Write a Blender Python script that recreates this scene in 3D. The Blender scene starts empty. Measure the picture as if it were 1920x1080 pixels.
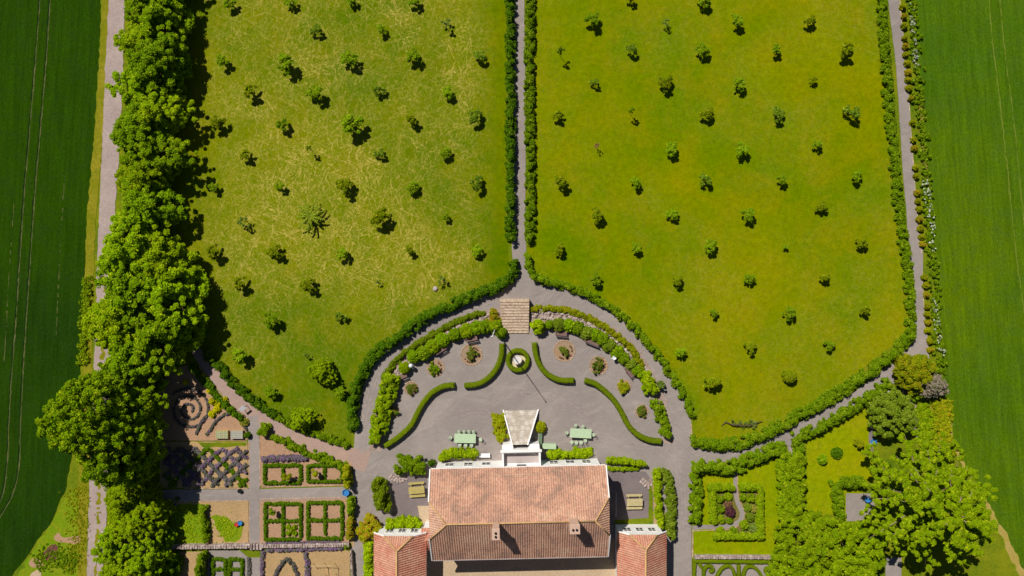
import bpy, math, random
import numpy as np
from mathutils import Vector, Matrix
from mathutils.geometry import tessellate_polygon

# ------------------------------------------------------------------ camera
SC = bpy.context.scene
CH = 86.0                       # height of the drone above the ground, metres
S = 1 / 15.0                    # metres of ground per pixel of the 1920 px photograph
cam = bpy.data.cameras.new('camera')
cam.sensor_width = 36
cam.lens = 36 * CH / 128.0
cam.clip_start = 1
cam.clip_end = 5000
camo = bpy.data.objects.new('camera', cam)
SC.collection.objects.link(camo)
camo.location = (0, 0, CH)
SC.camera = camo
# ------------------------------------------------------------------ sky and sun
EL = math.radians(50)
SX, SY = -0.57, 0.82            # towards the sun
w = bpy.data.worlds.new('World')
SC.world = w
w.use_nodes = True
nt = w.node_tree
bg = nt.nodes['Background']
sky = nt.nodes.new('ShaderNodeTexSky')
sky.sky_type = 'NISHITA'
sky.sun_disc = False
sky.air_density = 0.6
sky.dust_density = 0.3
sky.sun_elevation = EL
sky.sun_rotation = math.atan2(SX, SY)
nt.links.new(sky.outputs[0], bg.inputs[0])
bg.inputs[1].default_value = 0.05
sl = bpy.data.lights.new('sun', 'SUN')
sl.energy = 5.0
sl.angle = math.radians(0.5)
sl.color = (1.0, 0.955, 0.88)
so = bpy.data.objects.new('sun', sl)
SC.collection.objects.link(so)
so.location = (-60, 80, 120)
so.rotation_euler = Vector((-SX * math.cos(EL), -SY * math.cos(EL), -math.sin(EL))).to_track_quat('-Z', 'Y').to_euler()
SC.view_settings.view_transform = 'Standard'
SC.view_settings.look = 'None'
SC.view_settings.exposure = -0.18
SC.view_settings.gamma = 1.0
SC.cycles.diffuse_bounces = 2
SC.cycles.transmission_bounces = 2

C = SC.collection
RNG = np.random.default_rng(7)
random.seed(7)
PI = math.pi


def P(px, py, h=0.0):
    """photograph pixel seen at height h -> world x, y"""
    k = (CH - h) / CH * S
    return ((px - 960) * k, (540 - py) * k)


def PL(pts, h=0.0):
    return [P(a, b, h) for a, b in pts]


# ------------------------------------------------------------------ materials
def srgb(r, g, b):
    def f(c):
        c /= 255.0
        return c / 12.92 if c < 0.04045 else ((c + 0.055) / 1.055) ** 2.4
    return (f(r), f(g), f(b), 1)


def newmat(name, rough=0.9, spec=0.2):
    m = bpy.data.materials.new(name)
    m.use_nodes = True
    n = m.node_tree
    b = n.nodes['Principled BSDF']
    b.inputs['Roughness'].default_value = rough
    b.inputs['Specular IOR Level'].default_value = spec
    return m, n, b


def N(n, t, **kw):
    x = n.nodes.new(t)
    for k, v in kw.items():
        setattr(x, k, v)
    return x


def noise(n, vec, scale, detail=4, rough=0.6, dist=0.0, map_scale=None, rot=0.0):
    if map_scale or rot:
        mp = N(n, 'ShaderNodeMapping', vector_type='TEXTURE')
        n.links.new(vec, mp.inputs[0])
        mp.inputs['Rotation'].default_value = (0, 0, rot)
        mp.inputs['Scale'].default_value = map_scale or (1, 1, 1)
        vec = mp.outputs[0]
    t = N(n, 'ShaderNodeTexNoise')
    n.links.new(vec, t.inputs['Vector'])
    t.inputs['Scale'].default_value = scale
    t.inputs['Detail'].default_value = detail
    t.inputs['Roughness'].default_value = rough
    t.inputs['Distortion'].default_value = dist
    return t.outputs['Fac']


def ramp(n, fac, stops):
    r = N(n, 'ShaderNodeValToRGB')
    e = r.color_ramp.elements
    e[0].position, e[0].color = stops[0]
    e[1].position, e[1].color = stops[-1]
    for p, c in stops[1:-1]:
        k = e.new(p)
        k.color = c
    n.links.new(fac, r.inputs[0])
    return r.outputs[0]


def mix(n, fac, a, b, mode='MIX'):
    m = N(n, 'ShaderNodeMix', data_type='RGBA', blend_type=mode)
    if isinstance(fac, (int, float)):
        m.inputs[0].default_value = fac
    else:
        n.links.new(fac, m.inputs[0])
    for i, v in ((6, a), (7, b)):
        if isinstance(v, tuple):
            m.inputs[i].default_value = v
        else:
            n.links.new(v, m.inputs[i])
    return m.outputs[2]


def mth(n, op, a, b=None, c=None, clamp=False):
    m = N(n, 'ShaderNodeMath', operation=op, use_clamp=clamp)
    for i, v in enumerate((a, b, c)):
        if v is None:
            continue
        if isinstance(v, (int, float)):
            m.inputs[i].default_value = v
        else:
            n.links.new(v, m.inputs[i])
    return m.outputs[0]


def coord(n, which='Object'):
    return N(n, 'ShaderNodeTexCoord').outputs[which]


def bump(n, b, fac, strength=0.5, dist=0.05):
    u = N(n, 'ShaderNodeBump')
    u.inputs['Strength'].default_value = strength
    u.inputs['Distance'].default_value = dist
    n.links.new(fac, u.inputs['Height'])
    n.links.new(u.outputs[0], b.inputs['Normal'])


def M_ground(name, c1, c2, c3=None, s1=0.35, s2=4.0, amt=0.5, bstr=0.4, bdist=0.05, rough=0.95, fine=14):
    """two or three earth colours: broad patches c1..c3 and fine grain c2"""
    m, n, b = newmat(name, rough, 0.1)
    v = coord(n)
    big = noise(n, v, s1, 5, 0.6)
    col = ramp(n, big, [(0.35, c1), (0.65, c3 or c1)])
    f2 = noise(n, v, s2, 6, 0.75)
    f2r = ramp(n, f2, [(0.38, (0, 0, 0, 1)), (0.64, (1, 1, 1, 1))])
    col = mix(n, mth(n, 'MULTIPLY', f2r, amt), col, c2)
    f3 = noise(n, v, fine, 3, 0.8)
    f3r = ramp(n, f3, [(0.3, (0.62, 0.62, 0.62, 1)), (0.7, (1.3, 1.3, 1.3, 1))])
    col = mix(n, 1.0, col, f3r, 'MULTIPLY')
    n.links.new(col, b.inputs['Base Color'])
    bump(n, b, f3, bstr, bdist)
    return m


def M_plain(name, c, rough=0.7, var=0.25, scale=6.0, metallic=0.0, spec=0.3):
    m, n, b = newmat(name, rough, spec)
    v = coord(n)
    f = noise(n, v, scale, 5, 0.7)
    k = ramp(n, f, [(0.3, (1 - var,) * 3 + (1,)), (0.7, (1 + var * 0.6,) * 3 + (1,))])
    n.links.new(mix(n, 1.0, c, k, 'MULTIPLY'), b.inputs['Base Color'])
    b.inputs['Metallic'].default_value = metallic
    bump(n, b, f, 0.15, 0.02)
    return m


def M_leaf(name, c1, c2, c3=None, trans=0.3, objvar=0.3, p3=0.12, rough=0.5):
    """foliage: each leaf cluster drawn between c1 and c2, a few in c3; whole plant shifted a little"""
    m, n, b = newmat(name, 0.85, 0.05)
    g = N(n, 'ShaderNodeNewGeometry')
    rnd = g.outputs['Random Per Island']
    v = coord(n)
    f = noise(n, v, 0.7, 4, 0.6)
    k = mth(n, 'ADD', mth(n, 'MULTIPLY', rnd, 0.6), mth(n, 'MULTIPLY', f, 0.6), None)
    k = mth(n, 'SUBTRACT', k, 0.1, None, True)
    col = mix(n, k, c1, c2)
    if c3:
        r2 = mth(n, 'FRACT', mth(n, 'MULTIPLY', rnd, 37.13))
        col = mix(n, mth(n, 'LESS_THAN', r2, p3), col, c3)
    oi = N(n, 'ShaderNodeObjectInfo')
    hv = N(n, 'ShaderNodeHueSaturation')
    n.links.new(col, hv.inputs['Color'])
    val = mth(n, 'ADD', mth(n, 'MULTIPLY', oi.outputs['Random'], objvar), 1 - objvar * 0.5)
    n.links.new(val, hv.inputs['Value'])
    col = hv.outputs[0]
    n.links.new(col, b.inputs['Base Color'])
    tr = N(n, 'ShaderNodeBsdfTranslucent')
    n.links.new(mix(n, 1.0, col, (1.25, 1.15, 0.5, 1), 'MULTIPLY'), tr.inputs['Color'])
    ms = N(n, 'ShaderNodeMixShader')
    ms.inputs[0].default_value = trans
    n.links.new(b.outputs[0], ms.inputs[1])
    n.links.new(tr.outputs[0], ms.inputs[2])
    n.links.new(ms.outputs[0], n.nodes['Material Output'].inputs['Surface'])
    return m


def M_lawn(name, base1, base2, dry, straw_amt, mask_rot_x=None):
    m, n, b = newmat(name, 1.0, 0.0)
    v = coord(n)
    big = noise(n, v, 0.055, 4, 0.6, 0.6)
    col = ramp(n, big, [(0.36, base1), (0.62, base2)])
    md = noise(n, v, 0.22, 6, 0.7, 0.4)
    mdr = ramp(n, md, [(0.45, (0, 0, 0, 1)), (0.68, (1, 1, 1, 1))])
    col = mix(n, mth(n, 'MULTIPLY', mdr, 0.45), col, dry)
    sm = noise(n, v, 1.6, 5, 0.75)
    smr = ramp(n, sm, [(0.35, (0.8, 0.84, 0.8, 1)), (0.65, (1.14, 1.12, 1.1, 1))])
    col = mix(n, 1.0, col, smr, 'MULTIPLY')
    # stalks and straw streaks left lying by the mower, in all directions
    acc = None
    for i, (rot, sx, sy, sc, wdt) in enumerate(((0.3, 7, 0.7, 1.2, 0.016), (1.2, 9, 0.8, 1.1, 0.015), (2.1, 7, 0.7, 1.3, 0.017),
                                              (2.75, 10, 0.9, 1.1, 0.015), (0.85, 6, 0.6, 1.4, 0.016), (1.65, 8, 0.8, 1.3, 0.015))):
        mpv = N(n, 'ShaderNodeVectorMath', operation='ADD')
        n.links.new(v, mpv.inputs[0])
        mpv.inputs[1].default_value = (i * 41.3, i * 17.7, i * 3.1)
        q = noise(n, mpv.outputs[0], sc, 2, 0.5, 0.2, (sx, sy, 1), rot)
        d = mth(n, 'ABSOLUTE', mth(n, 'SUBTRACT', q, 0.5))
        line = mth(n, 'SUBTRACT', 1.0, mth(n, 'DIVIDE', d, wdt), None, True)
        acc = line if acc is None else mth(n, 'MAXIMUM', acc, line)
    pm = noise(n, v, 0.07, 4, 0.65, 0.8)
    pmr = ramp(n, pm, [(0.42, (0, 0, 0, 1)), (0.62, (1, 1, 1, 1))])
    sp = N(n, 'ShaderNodeSeparateXYZ')
    n.links.new(v, sp.inputs[0])
    if mask_rot_x:
        # thinner towards the south and west rim of the lawn and along the mown margin
        ex = N(n, 'ShaderNodeMapRange')
        n.links.new(sp.outputs[0], ex.inputs[0])
        ex.inputs[1].default_value, ex.inputs[2].default_value = -44, -32
        ex2 = N(n, 'ShaderNodeMapRange')
        n.links.new(sp.outputs[0], ex2.inputs[0])
        ex2.inputs[1].default_value, ex2.inputs[2].default_value = -1.6, -6.5
        ey = N(n, 'ShaderNodeMapRange')
        n.links.new(sp.outputs[1], ey.inputs[0])
        ey.inputs[1].default_value, ey.inputs[2].default_value = -11, 3
        mk = mth(n, 'MULTIPLY', mth(n, 'MULTIPLY', ex.outputs[0], ex2.outputs[0]),
                 mth(n, 'ADD', mth(n, 'MULTIPLY', ey.outputs[0], 0.6), 0.4))
        mk = mth(n, 'MULTIPLY', mth(n, 'ADD', mth(n, 'MULTIPLY', pmr, 0.6), 0.4), mk)
    else:
        mk = mth(n, 'MULTIPLY', pmr, 0.5)
    fz = noise(n, v, 3.0, 4, 0.8)
    fzr = ramp(n, fz, [(0.4, (0.1, 0.1, 0.1, 1)), (0.62, (1, 1, 1, 1))])
    st = mth(n, 'MULTIPLY', mth(n, 'MULTIPLY', acc, mk), mth(n, 'MULTIPLY', fzr, straw_amt))
    col = mix(n, mth(n, 'MULTIPLY', mk, 0.06 * straw_amt), col, srgb(158, 150, 45))
    col = mix(n, st, col, srgb(196, 176, 90))
    f3 = noise(n, v, 9, 3, 0.85)
    f3r = ramp(n, f3, [(0.3, (0.72, 0.74, 0.7, 1)), (0.7, (1.25, 1.22, 1.2, 1))])
    col = mix(n, 1.0, col, f3r, 'MULTIPLY')
    n.links.new(col, b.inputs['Base Color'])
    bump(n, b, f3, 0.5, 0.05)
    return m


def M_crop(name, c1, c2, c3, rowx=0.0):
    m, n, b = newmat(name, 1.0, 0.0)
    v = coord(n)
    big = noise(n, v, 0.03, 5, 0.6, 0.5)
    col = ramp(n, big, [(0.35, c1), (0.66, c2)])
    st = noise(n, v, 1.7, 5, 0.7, 0.4, (0.9, 14, 1), rowx)
    strr = ramp(n, st, [(0.32, (0.74, 0.76, 0.76, 1)), (0.68, (1.26, 1.22, 1.2, 1))])
    col = mix(n, 1.0, col, strr, 'MULTIPLY')
    md = noise(n, v, 0.5, 6, 0.75)
    mdr = ramp(n, md, [(0.45, (0, 0, 0, 1)), (0.7, (1, 1, 1, 1))])
    col = mix(n, mth(n, 'MULTIPLY', mdr, 0.5), col, c3)
    f3 = noise(n, v, 6, 4, 0.85, 0, (1, 2.2, 1), rowx)
    f3r = ramp(n, f3, [(0.3, (0.6, 0.62, 0.6, 1)), (0.7, (1.35, 1.3, 1.3, 1))])
    col = mix(n, 1.0, col, f3r, 'MULTIPLY')
    n.links.new(col, b.inputs['Base Color'])
    bump(n, b, f3, 0.6, 0.12)
    return m


def M_gravel(name, c1, c2, c3):
    m, n, b = newmat(name, 0.9, 0.2)
    v = coord(n)
    big = noise(n, v, 0.12, 5, 0.65, 1.0)
    col = ramp(n, big, [(0.35, c1), (0.65, c2)])
    sw = noise(n, v, 0.35, 5, 0.7, 2.0, (3, 1, 1), 0.5)
    swr = ramp(n, sw, [(0.5, (0, 0, 0, 1)), (0.75, (1, 1, 1, 1))])
    col = mix(n, mth(n, 'MULTIPLY', swr, 0.6), col, c3)
    sw2 = noise(n, v, 0.8, 4, 0.7, 4.0, (3, 1, 1), -0.2)
    sw2r = ramp(n, sw2, [(0.36, (0.95, 0.95, 0.95, 1)), (0.64, (1.04, 1.04, 1.04, 1))])
    col = mix(n, 1.0, col, sw2r, 'MULTIPLY')
    f3 = noise(n, v, 11, 4, 0.85)
    f3r = ramp(n, f3, [(0.3, (0.78, 0.78, 0.78, 1)), (0.7, (1.18, 1.18, 1.18, 1))])
    col = mix(n, 1.0, col, f3r, 'MULTIPLY')
    n.links.new(col, b.inputs['Base Color'])
    bump(n, b, f3, 0.4, 0.03)
    return m


def M_tiles(name, c1, c2, c3):
    m, n, b = newmat(name, 0.85, 0.2)
    v = coord(n)
    big = noise(n, v, 0.35, 5, 0.65, 0.5)
    col = ramp(n, big, [(0.35, c1), (0.5, c2), (0.68, c3)])
    vo = N(n, 'ShaderNodeTexVoronoi')
    n.links.new(v, vo.inputs['Vector'])
    vo.inputs['Scale'].default_value = 5.5
    hs = N(n, 'ShaderNodeSeparateXYZ')
    n.links.new(vo.outputs['Color'], hs.inputs[0])
    k = ramp(n, hs.outputs[0], [(0.0, (0.82, 0.8, 0.8, 1)), (0.5, (1, 1, 1, 1)), (1.0, (1.16, 1.12, 1.1, 1))])
    col = mix(n, 1.0, col, k, 'MULTIPLY')
    f = noise(n, v, 5, 4, 0.8)
    k2 = ramp(n, f, [(0.35, (0.8, 0.8, 0.82, 1)), (0.65, (1.12, 1.1, 1.08, 1))])
    col = mix(n, 1.0, col, k2, 'MULTIPLY')
    n.links.new(col, b.inputs['Base Color'])
    return m


def M_stone(name, c1, c2, c3, scale=2.2):
    m, n, b = newmat(name, 0.9, 0.2)
    v = coord(n)
    vo = N(n, 'ShaderNodeTexVoronoi')
    n.links.new(v, vo.inputs['Vector'])
    vo.inputs['Scale'].default_value = scale
    hs = N(n, 'ShaderNodeSeparateXYZ')
    n.links.new(vo.outputs['Color'], hs.inputs[0])
    col = ramp(n, hs.outputs[0], [(0.0, c1), (0.5, c2), (1.0, c3)])
    ed = ramp(n, vo.outputs['Distance'], [(0.3, (1, 1, 1, 1)), (0.62, (0.78, 0.74, 0.7, 1))])
    col = mix(n, 1.0, col, ed, 'MULTIPLY')
    f = noise(n, v, 9, 4, 0.8)
    k2 = ramp(n, f, [(0.35, (0.8, 0.8, 0.8, 1)), (0.65, (1.12, 1.12, 1.12, 1))])
    col = mix(n, 1.0, col, k2, 'MULTIPLY')
    n.links.new(col, b.inputs['Base Color'])
    bump(n, b, f, 0.4, 0.04)
    return m


M = {}
M['verge'] = M_ground('verge grass', srgb(70, 105, 8), srgb(140, 145, 25), srgb(125, 130, 15), 0.25, 2.2, 0.55)
M['verge_dry'] = M_ground('dry verge grass', srgb(130, 130, 15), srgb(85, 105, 8), srgb(160, 145, 40), 0.3, 2.2, 0.5)
M['lawn_l'] = M_lawn('west lawn grass', srgb(84, 112, 0), srgb(114, 126, 0), srgb(138, 128, 4), 1.25, True)
M['lawn_r'] = M_lawn('east lawn grass', srgb(102, 126, 0), srgb(130, 136, 0), srgb(150, 134, 8), 0.5)
M['lawn_g'] = M_lawn('garden lawn grass', srgb(122, 146, 2), srgb(142, 150, 2), srgb(160, 146, 20), 0.2)
M['crop_l'] = M_crop('dark young crop', srgb(32, 60, 10), srgb(46, 78, 4), srgb(42, 66, 24), -0.05)
M['crop_r'] = M_crop('green young crop', srgb(66, 104, 14), srgb(92, 118, 8), srgb(74, 104, 36), 0.08)
M['track'] = M_ground('pale track gravel', srgb(172, 152, 148), srgb(150, 130, 120), srgb(186, 168, 160), 0.4, 3, 0.4, 0.3)
M['rut'] = M_ground('crop wheel rut', srgb(96, 100, 50), srgb(40, 66, 16), srgb(110, 110, 66), 0.8, 2.5, 0.7)
M['rut_r'] = M_ground('crop wheel rut east', srgb(112, 128, 36), srgb(80, 112, 16), srgb(120, 130, 48), 0.8, 2.5, 0.6)
M['furrow_shade'] = M_ground('crop soil with painted rut shade', srgb(20, 40, 8), srgb(26, 56, 8), None, 0.8, 2.5, 0.6)
M['gravel'] = M_gravel('mauve grey gravel', srgb(144, 134, 129), srgb(158, 147, 140), srgb(176, 163, 153))
M['paving'] = M_gravel('pinkish path paving', srgb(160, 138, 132), srgb(176, 148, 134), srgb(186, 154, 132))
M['gravel_d'] = M_gravel('dark courtyard gravel', srgb(118, 106, 106), srgb(130, 118, 116), srgb(142, 130, 126))
M['court'] = M_ground('buff courtyard gravel', srgb(196, 170, 140), srgb(172, 146, 112), srgb(206, 182, 152), 0.5, 5, 0.5)
M['soil'] = M_ground('reddish garden soil', srgb(182, 144, 118), srgb(150, 122, 84), srgb(190, 150, 120), 0.5, 4, 0.5)
M['soil_t'] = M_ground('tan garden soil', srgb(182, 152, 112), srgb(150, 126, 70), srgb(196, 160, 116), 0.5, 4, 0.5)
M['straw_g'] = M_ground('dry field edge', srgb(170, 150, 70), srgb(150, 140, 40), srgb(186, 160, 96), 0.5, 3, 0.5)
M['soil_o'] = M_ground('orange earth', srgb(172, 142, 112), srgb(160, 124, 90), srgb(160, 142, 124), 0.8, 4, 0.5)
M['edge'] = M_stone('pale edging stone', srgb(206, 172, 142), srgb(188, 154, 128), srgb(216, 188, 160), 3)
M['veg'] = M_ground('sprouting bed', srgb(128, 158, 12), srgb(90, 140, 14), srgb(160, 160, 30), 0.7, 5, 0.7, 0.7, 0.15)
M['tiles'] = M_tiles('old clay roof tiles', srgb(166, 134, 116), srgb(196, 152, 128), srgb(208, 172, 146))
M['tiles_w'] = M_tiles('red clay roof tiles', srgb(186, 118, 96), srgb(198, 142, 118), srgb(204, 160, 134))
M['plaster'] = M_plain('white lime plaster', srgb(244, 241, 237), 0.85, 0.08, 1.5)
M['cream'] = M_plain('cream ridge mortar', srgb(206, 166, 112), 0.9, 0.3, 3)
M['slab'] = M_plain('grey terrace slab', srgb(184, 170, 166), 0.8, 0.1, 1.5)
M['stairs'] = M_stone('pale limestone steps', srgb(214, 206, 194), srgb(202, 192, 178), srgb(220, 213, 202), 1.6)
M['brickstep'] = M_stone('weathered stone step', srgb(208, 180, 156), srgb(220, 198, 172), srgb(192, 168, 146), 4.0)
M['rock'] = M_stone('pale field stone', srgb(196, 178, 170), srgb(170, 152, 146), srgb(214, 198, 188), 2.5)
M['rubble'] = M_ground('stony soil', srgb(170, 146, 136), srgb(120, 98, 80), srgb(190, 168, 156), 1.0, 5, 0.7)
M['win'] = M_plain('dark window glass', srgb(40, 48, 60), 0.2, 0.1, 2, 0, 0.6)
M['bark'] = M_plain('grey brown bark', srgb(96, 78, 58), 0.9, 0.35, 5)
M['barkpale'] = M_plain('pale bark', srgb(150, 128, 102), 0.9, 0.3, 5)
M['mint'] = M_plain('mint green painted wood', srgb(184, 206, 168), 0.6, 0.12, 4)
M['mintpale'] = M_plain('pale mint painted metal', srgb(186, 200, 172), 0.5, 0.12, 4)
M['mintdark'] = M_plain('mint painted legs', srgb(110, 132, 104), 0.6, 0.12, 4)
M['larch'] = M_plain('olive weathered timber', srgb(186, 168, 100), 0.8, 0.25, 6)
M['larch_p'] = M_plain('pale weathered timber', srgb(200, 184, 134), 0.8, 0.25, 6)
M['brownwood'] = M_plain('brown bench wood', srgb(140, 112, 104), 0.8, 0.25, 6)
M['iron'] = M_plain('black iron', srgb(40, 38, 40), 0.5, 0.2, 6, 0.4)
M['white'] = M_plain('white paint', srgb(232, 232, 230), 0.5, 0.06, 3)
M['sand'] = M_ground('fountain sand', srgb(222, 204, 160), srgb(206, 184, 140), srgb(226, 210, 176), 1.0, 5, 0.5)
M['blue'] = M_plain('blue plastic', srgb(60, 130, 190), 0.4, 0.15, 4)
M['red'] = M_plain('red plastic', srgb(200, 60, 60), 0.4, 0.15, 4)
M['black'] = M_plain('black plastic', srgb(30, 36, 30), 0.4, 0.2, 4)
M['glass'] = M_plain('greenish cold frame glazing', srgb(150, 164, 130), 0.25, 0.1, 3, 0, 0.6)
M['water'] = M_plain('fountain water', srgb(228, 222, 214), 0.15, 0.08, 3, 0, 0.6)

L = {}
L['bright'] = M_leaf('bright tree leaves', srgb(97, 140, 6), srgb(161, 189, 11), srgb(189, 204, 31))
L['lime'] = M_leaf('lime tree leaves', srgb(116, 155, 6), srgb(172, 193, 10), srgb(195, 208, 33))
L['deep'] = M_leaf('deep green tree leaves', srgb(86, 129, 6), srgb(148, 180, 11), srgb(174, 195, 29))
L['dark'] = M_leaf('dark hedge leaves', srgb(55, 96, 6), srgb(100, 135, 11), srgb(122, 147, 29))
L['hedge'] = M_leaf('mid green hedge leaves', srgb(84, 120, 6), srgb(137, 165, 11), srgb(159, 177, 36), objvar=0.15)
L['hbright'] = M_leaf('bright hedge leaves', srgb(102, 140, 6), srgb(157, 179, 11), srgb(179, 189, 29), objvar=0.15)
L['box'] = M_leaf('clipped box leaves', srgb(90, 116, 8), srgb(134, 152, 18), srgb(150, 162, 40), objvar=0.1)
L['boxg'] = M_leaf('green box leaves', srgb(67, 108, 7), srgb(109, 142, 12), srgb(129, 151, 22), objvar=0.1)
L['yellowg'] = M_leaf('yellow green shrub leaves', srgb(120, 136, 10), srgb(176, 184, 20), srgb(186, 160, 30))
L['orangeg'] = M_leaf('golden spirea leaves', srgb(138, 150, 16), srgb(178, 172, 26), srgb(196, 132, 44), p3=0.16)
L['straw_leaf'] = M_leaf('pale yellow green leaves', srgb(140, 168, 20), srgb(184, 200, 60), srgb(200, 204, 90), trans=0.35)
L['orch'] = M_leaf('fruit tree leaves', srgb(94, 138, 8), srgb(162, 190, 20), srgb(161, 176, 30), objvar=0.4)
L['orchb'] = M_leaf('blue green fruit tree leaves', srgb(74, 113, 14), srgb(134, 159, 32), srgb(167, 178, 57), objvar=0.4)
L['orchy'] = M_leaf('light green fruit tree leaves', srgb(93, 120, 4), srgb(153, 165, 12), srgb(172, 171, 30), objvar=0.3)
L['pink'] = M_leaf('reddish leaves', srgb(110, 70, 60), srgb(170, 120, 96), srgb(90, 120, 30))
L['grey'] = M_leaf('grey green leaves', srgb(92, 120, 34), srgb(138, 160, 60), srgb(160, 172, 96))
L['silver'] = M_leaf('soft silvery willow leaves', srgb(89, 120, 14), srgb(139, 159, 37), srgb(162, 173, 60))
L['lav'] = M_leaf('lavender flowers', srgb(116, 88, 120), srgb(152, 122, 158), srgb(112, 122, 84), trans=0.15, p3=0.3)
L['lavg'] = M_leaf('grey lavender foliage', srgb(88, 98, 66), srgb(122, 124, 100), srgb(128, 104, 136), trans=0.15, p3=0.3)
L['yellowf'] = M_leaf('yellow flowers', srgb(190, 186, 6), srgb(220, 210, 16), srgb(110, 140, 20), trans=0.2)
L['whitef'] = M_leaf('white flowers', srgb(200, 204, 180), srgb(222, 224, 208), srgb(110, 140, 50), trans=0.15, p3=0.35)
L['mauve'] = M_leaf('faded mauve blossom', srgb(150, 134, 118), srgb(186, 168, 154), srgb(110, 120, 60), trans=0.15, p3=0.3)
L['maroon'] = M_leaf('maroon leaves', srgb(72, 34, 44), srgb(112, 66, 76), srgb(90, 60, 60), trans=0.15)
L['rose'] = M_leaf('rose bush leaves', srgb(70, 104, 18), srgb(124, 148, 36), srgb(150, 116, 66), p3=0.2)
L['straw'] = M_leaf('dry grass', srgb(150, 146, 30), srgb(190, 172, 90), srgb(110, 136, 20), trans=0.2, p3=0.3)


# ------------------------------------------------------------------ mesh helpers
def mesh_np(name, verts, faces, mats, idx=None, smooth=False):
    me = bpy.data.meshes.new(name)
    verts = np.asarray(verts, np.float32)
    me.vertices.add(len(verts))
    me.vertices.foreach_set('co', verts.ravel())
    if isinstance(faces, np.ndarray):
        k = faces.shape[1]
        nf = len(faces)
        me.loops.add(nf * k)
        me.loops.foreach_set('vertex_index', faces.ravel().astype(np.int32))
        me.polygons.add(nf)
        me.polygons.foreach_set('loop_start', np.arange(0, nf * k, k, dtype=np.int32))
        me.polygons.foreach_set('loop_total', np.full(nf, k, np.int32))
    else:
        nf = len(faces)
        tot = [len(f) for f in faces]
        me.loops.add(sum(tot))
        me.loops.foreach_set('vertex_index', np.array([i for f in faces for i in f], np.int32))
        me.polygons.add(nf)
        st = np.concatenate([[0], np.cumsum(tot)[:-1]]).astype(np.int32)
        me.polygons.foreach_set('loop_start', st)
        me.polygons.foreach_set('loop_total', np.array(tot, np.int32))
    for m in (mats if isinstance(mats, (list, tuple)) else [mats]):
        me.materials.append(m)
    if idx is not None:
        me.polygons.foreach_set('material_index', np.asarray(idx, np.int32))
    me.polygons.foreach_set('use_smooth', np.full(nf, bool(smooth)))
    me.update(calc_edges=True)
    me.validate()
    return me


def link(name, me, parent=None, loc=None, rz=None):
    o = bpy.data.objects.new(name, me)
    C.objects.link(o)
    if parent:
        o.parent = parent
    if loc is not None:
        o.location = loc
    if rz is not None:
        o.rotation_euler = (0, 0, rz)
    return o


def tag(o, label=None, cat=None, group=None, kind=None):
    if label:
        o['label'] = label
    if cat:
        o['category'] = cat
    if group:
        o['group'] = group
    if kind:
        o['kind'] = kind
    return o


def thing(name, label, cat, loc=(0, 0, 0), rz=0.0, group=None):
    o = bpy.data.objects.new(name, None)
    o.empty_display_size = 0.3
    C.objects.link(o)
    o.location = loc
    o.rotation_euler = (0, 0, rz)
    return tag(o, label, cat, group)


def copy_tree(o, parent=None):
    c = o.copy()
    C.objects.link(c)
    c.parent = parent
    for ch in list(o.children):
        copy_tree(ch, c)
    return c


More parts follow.
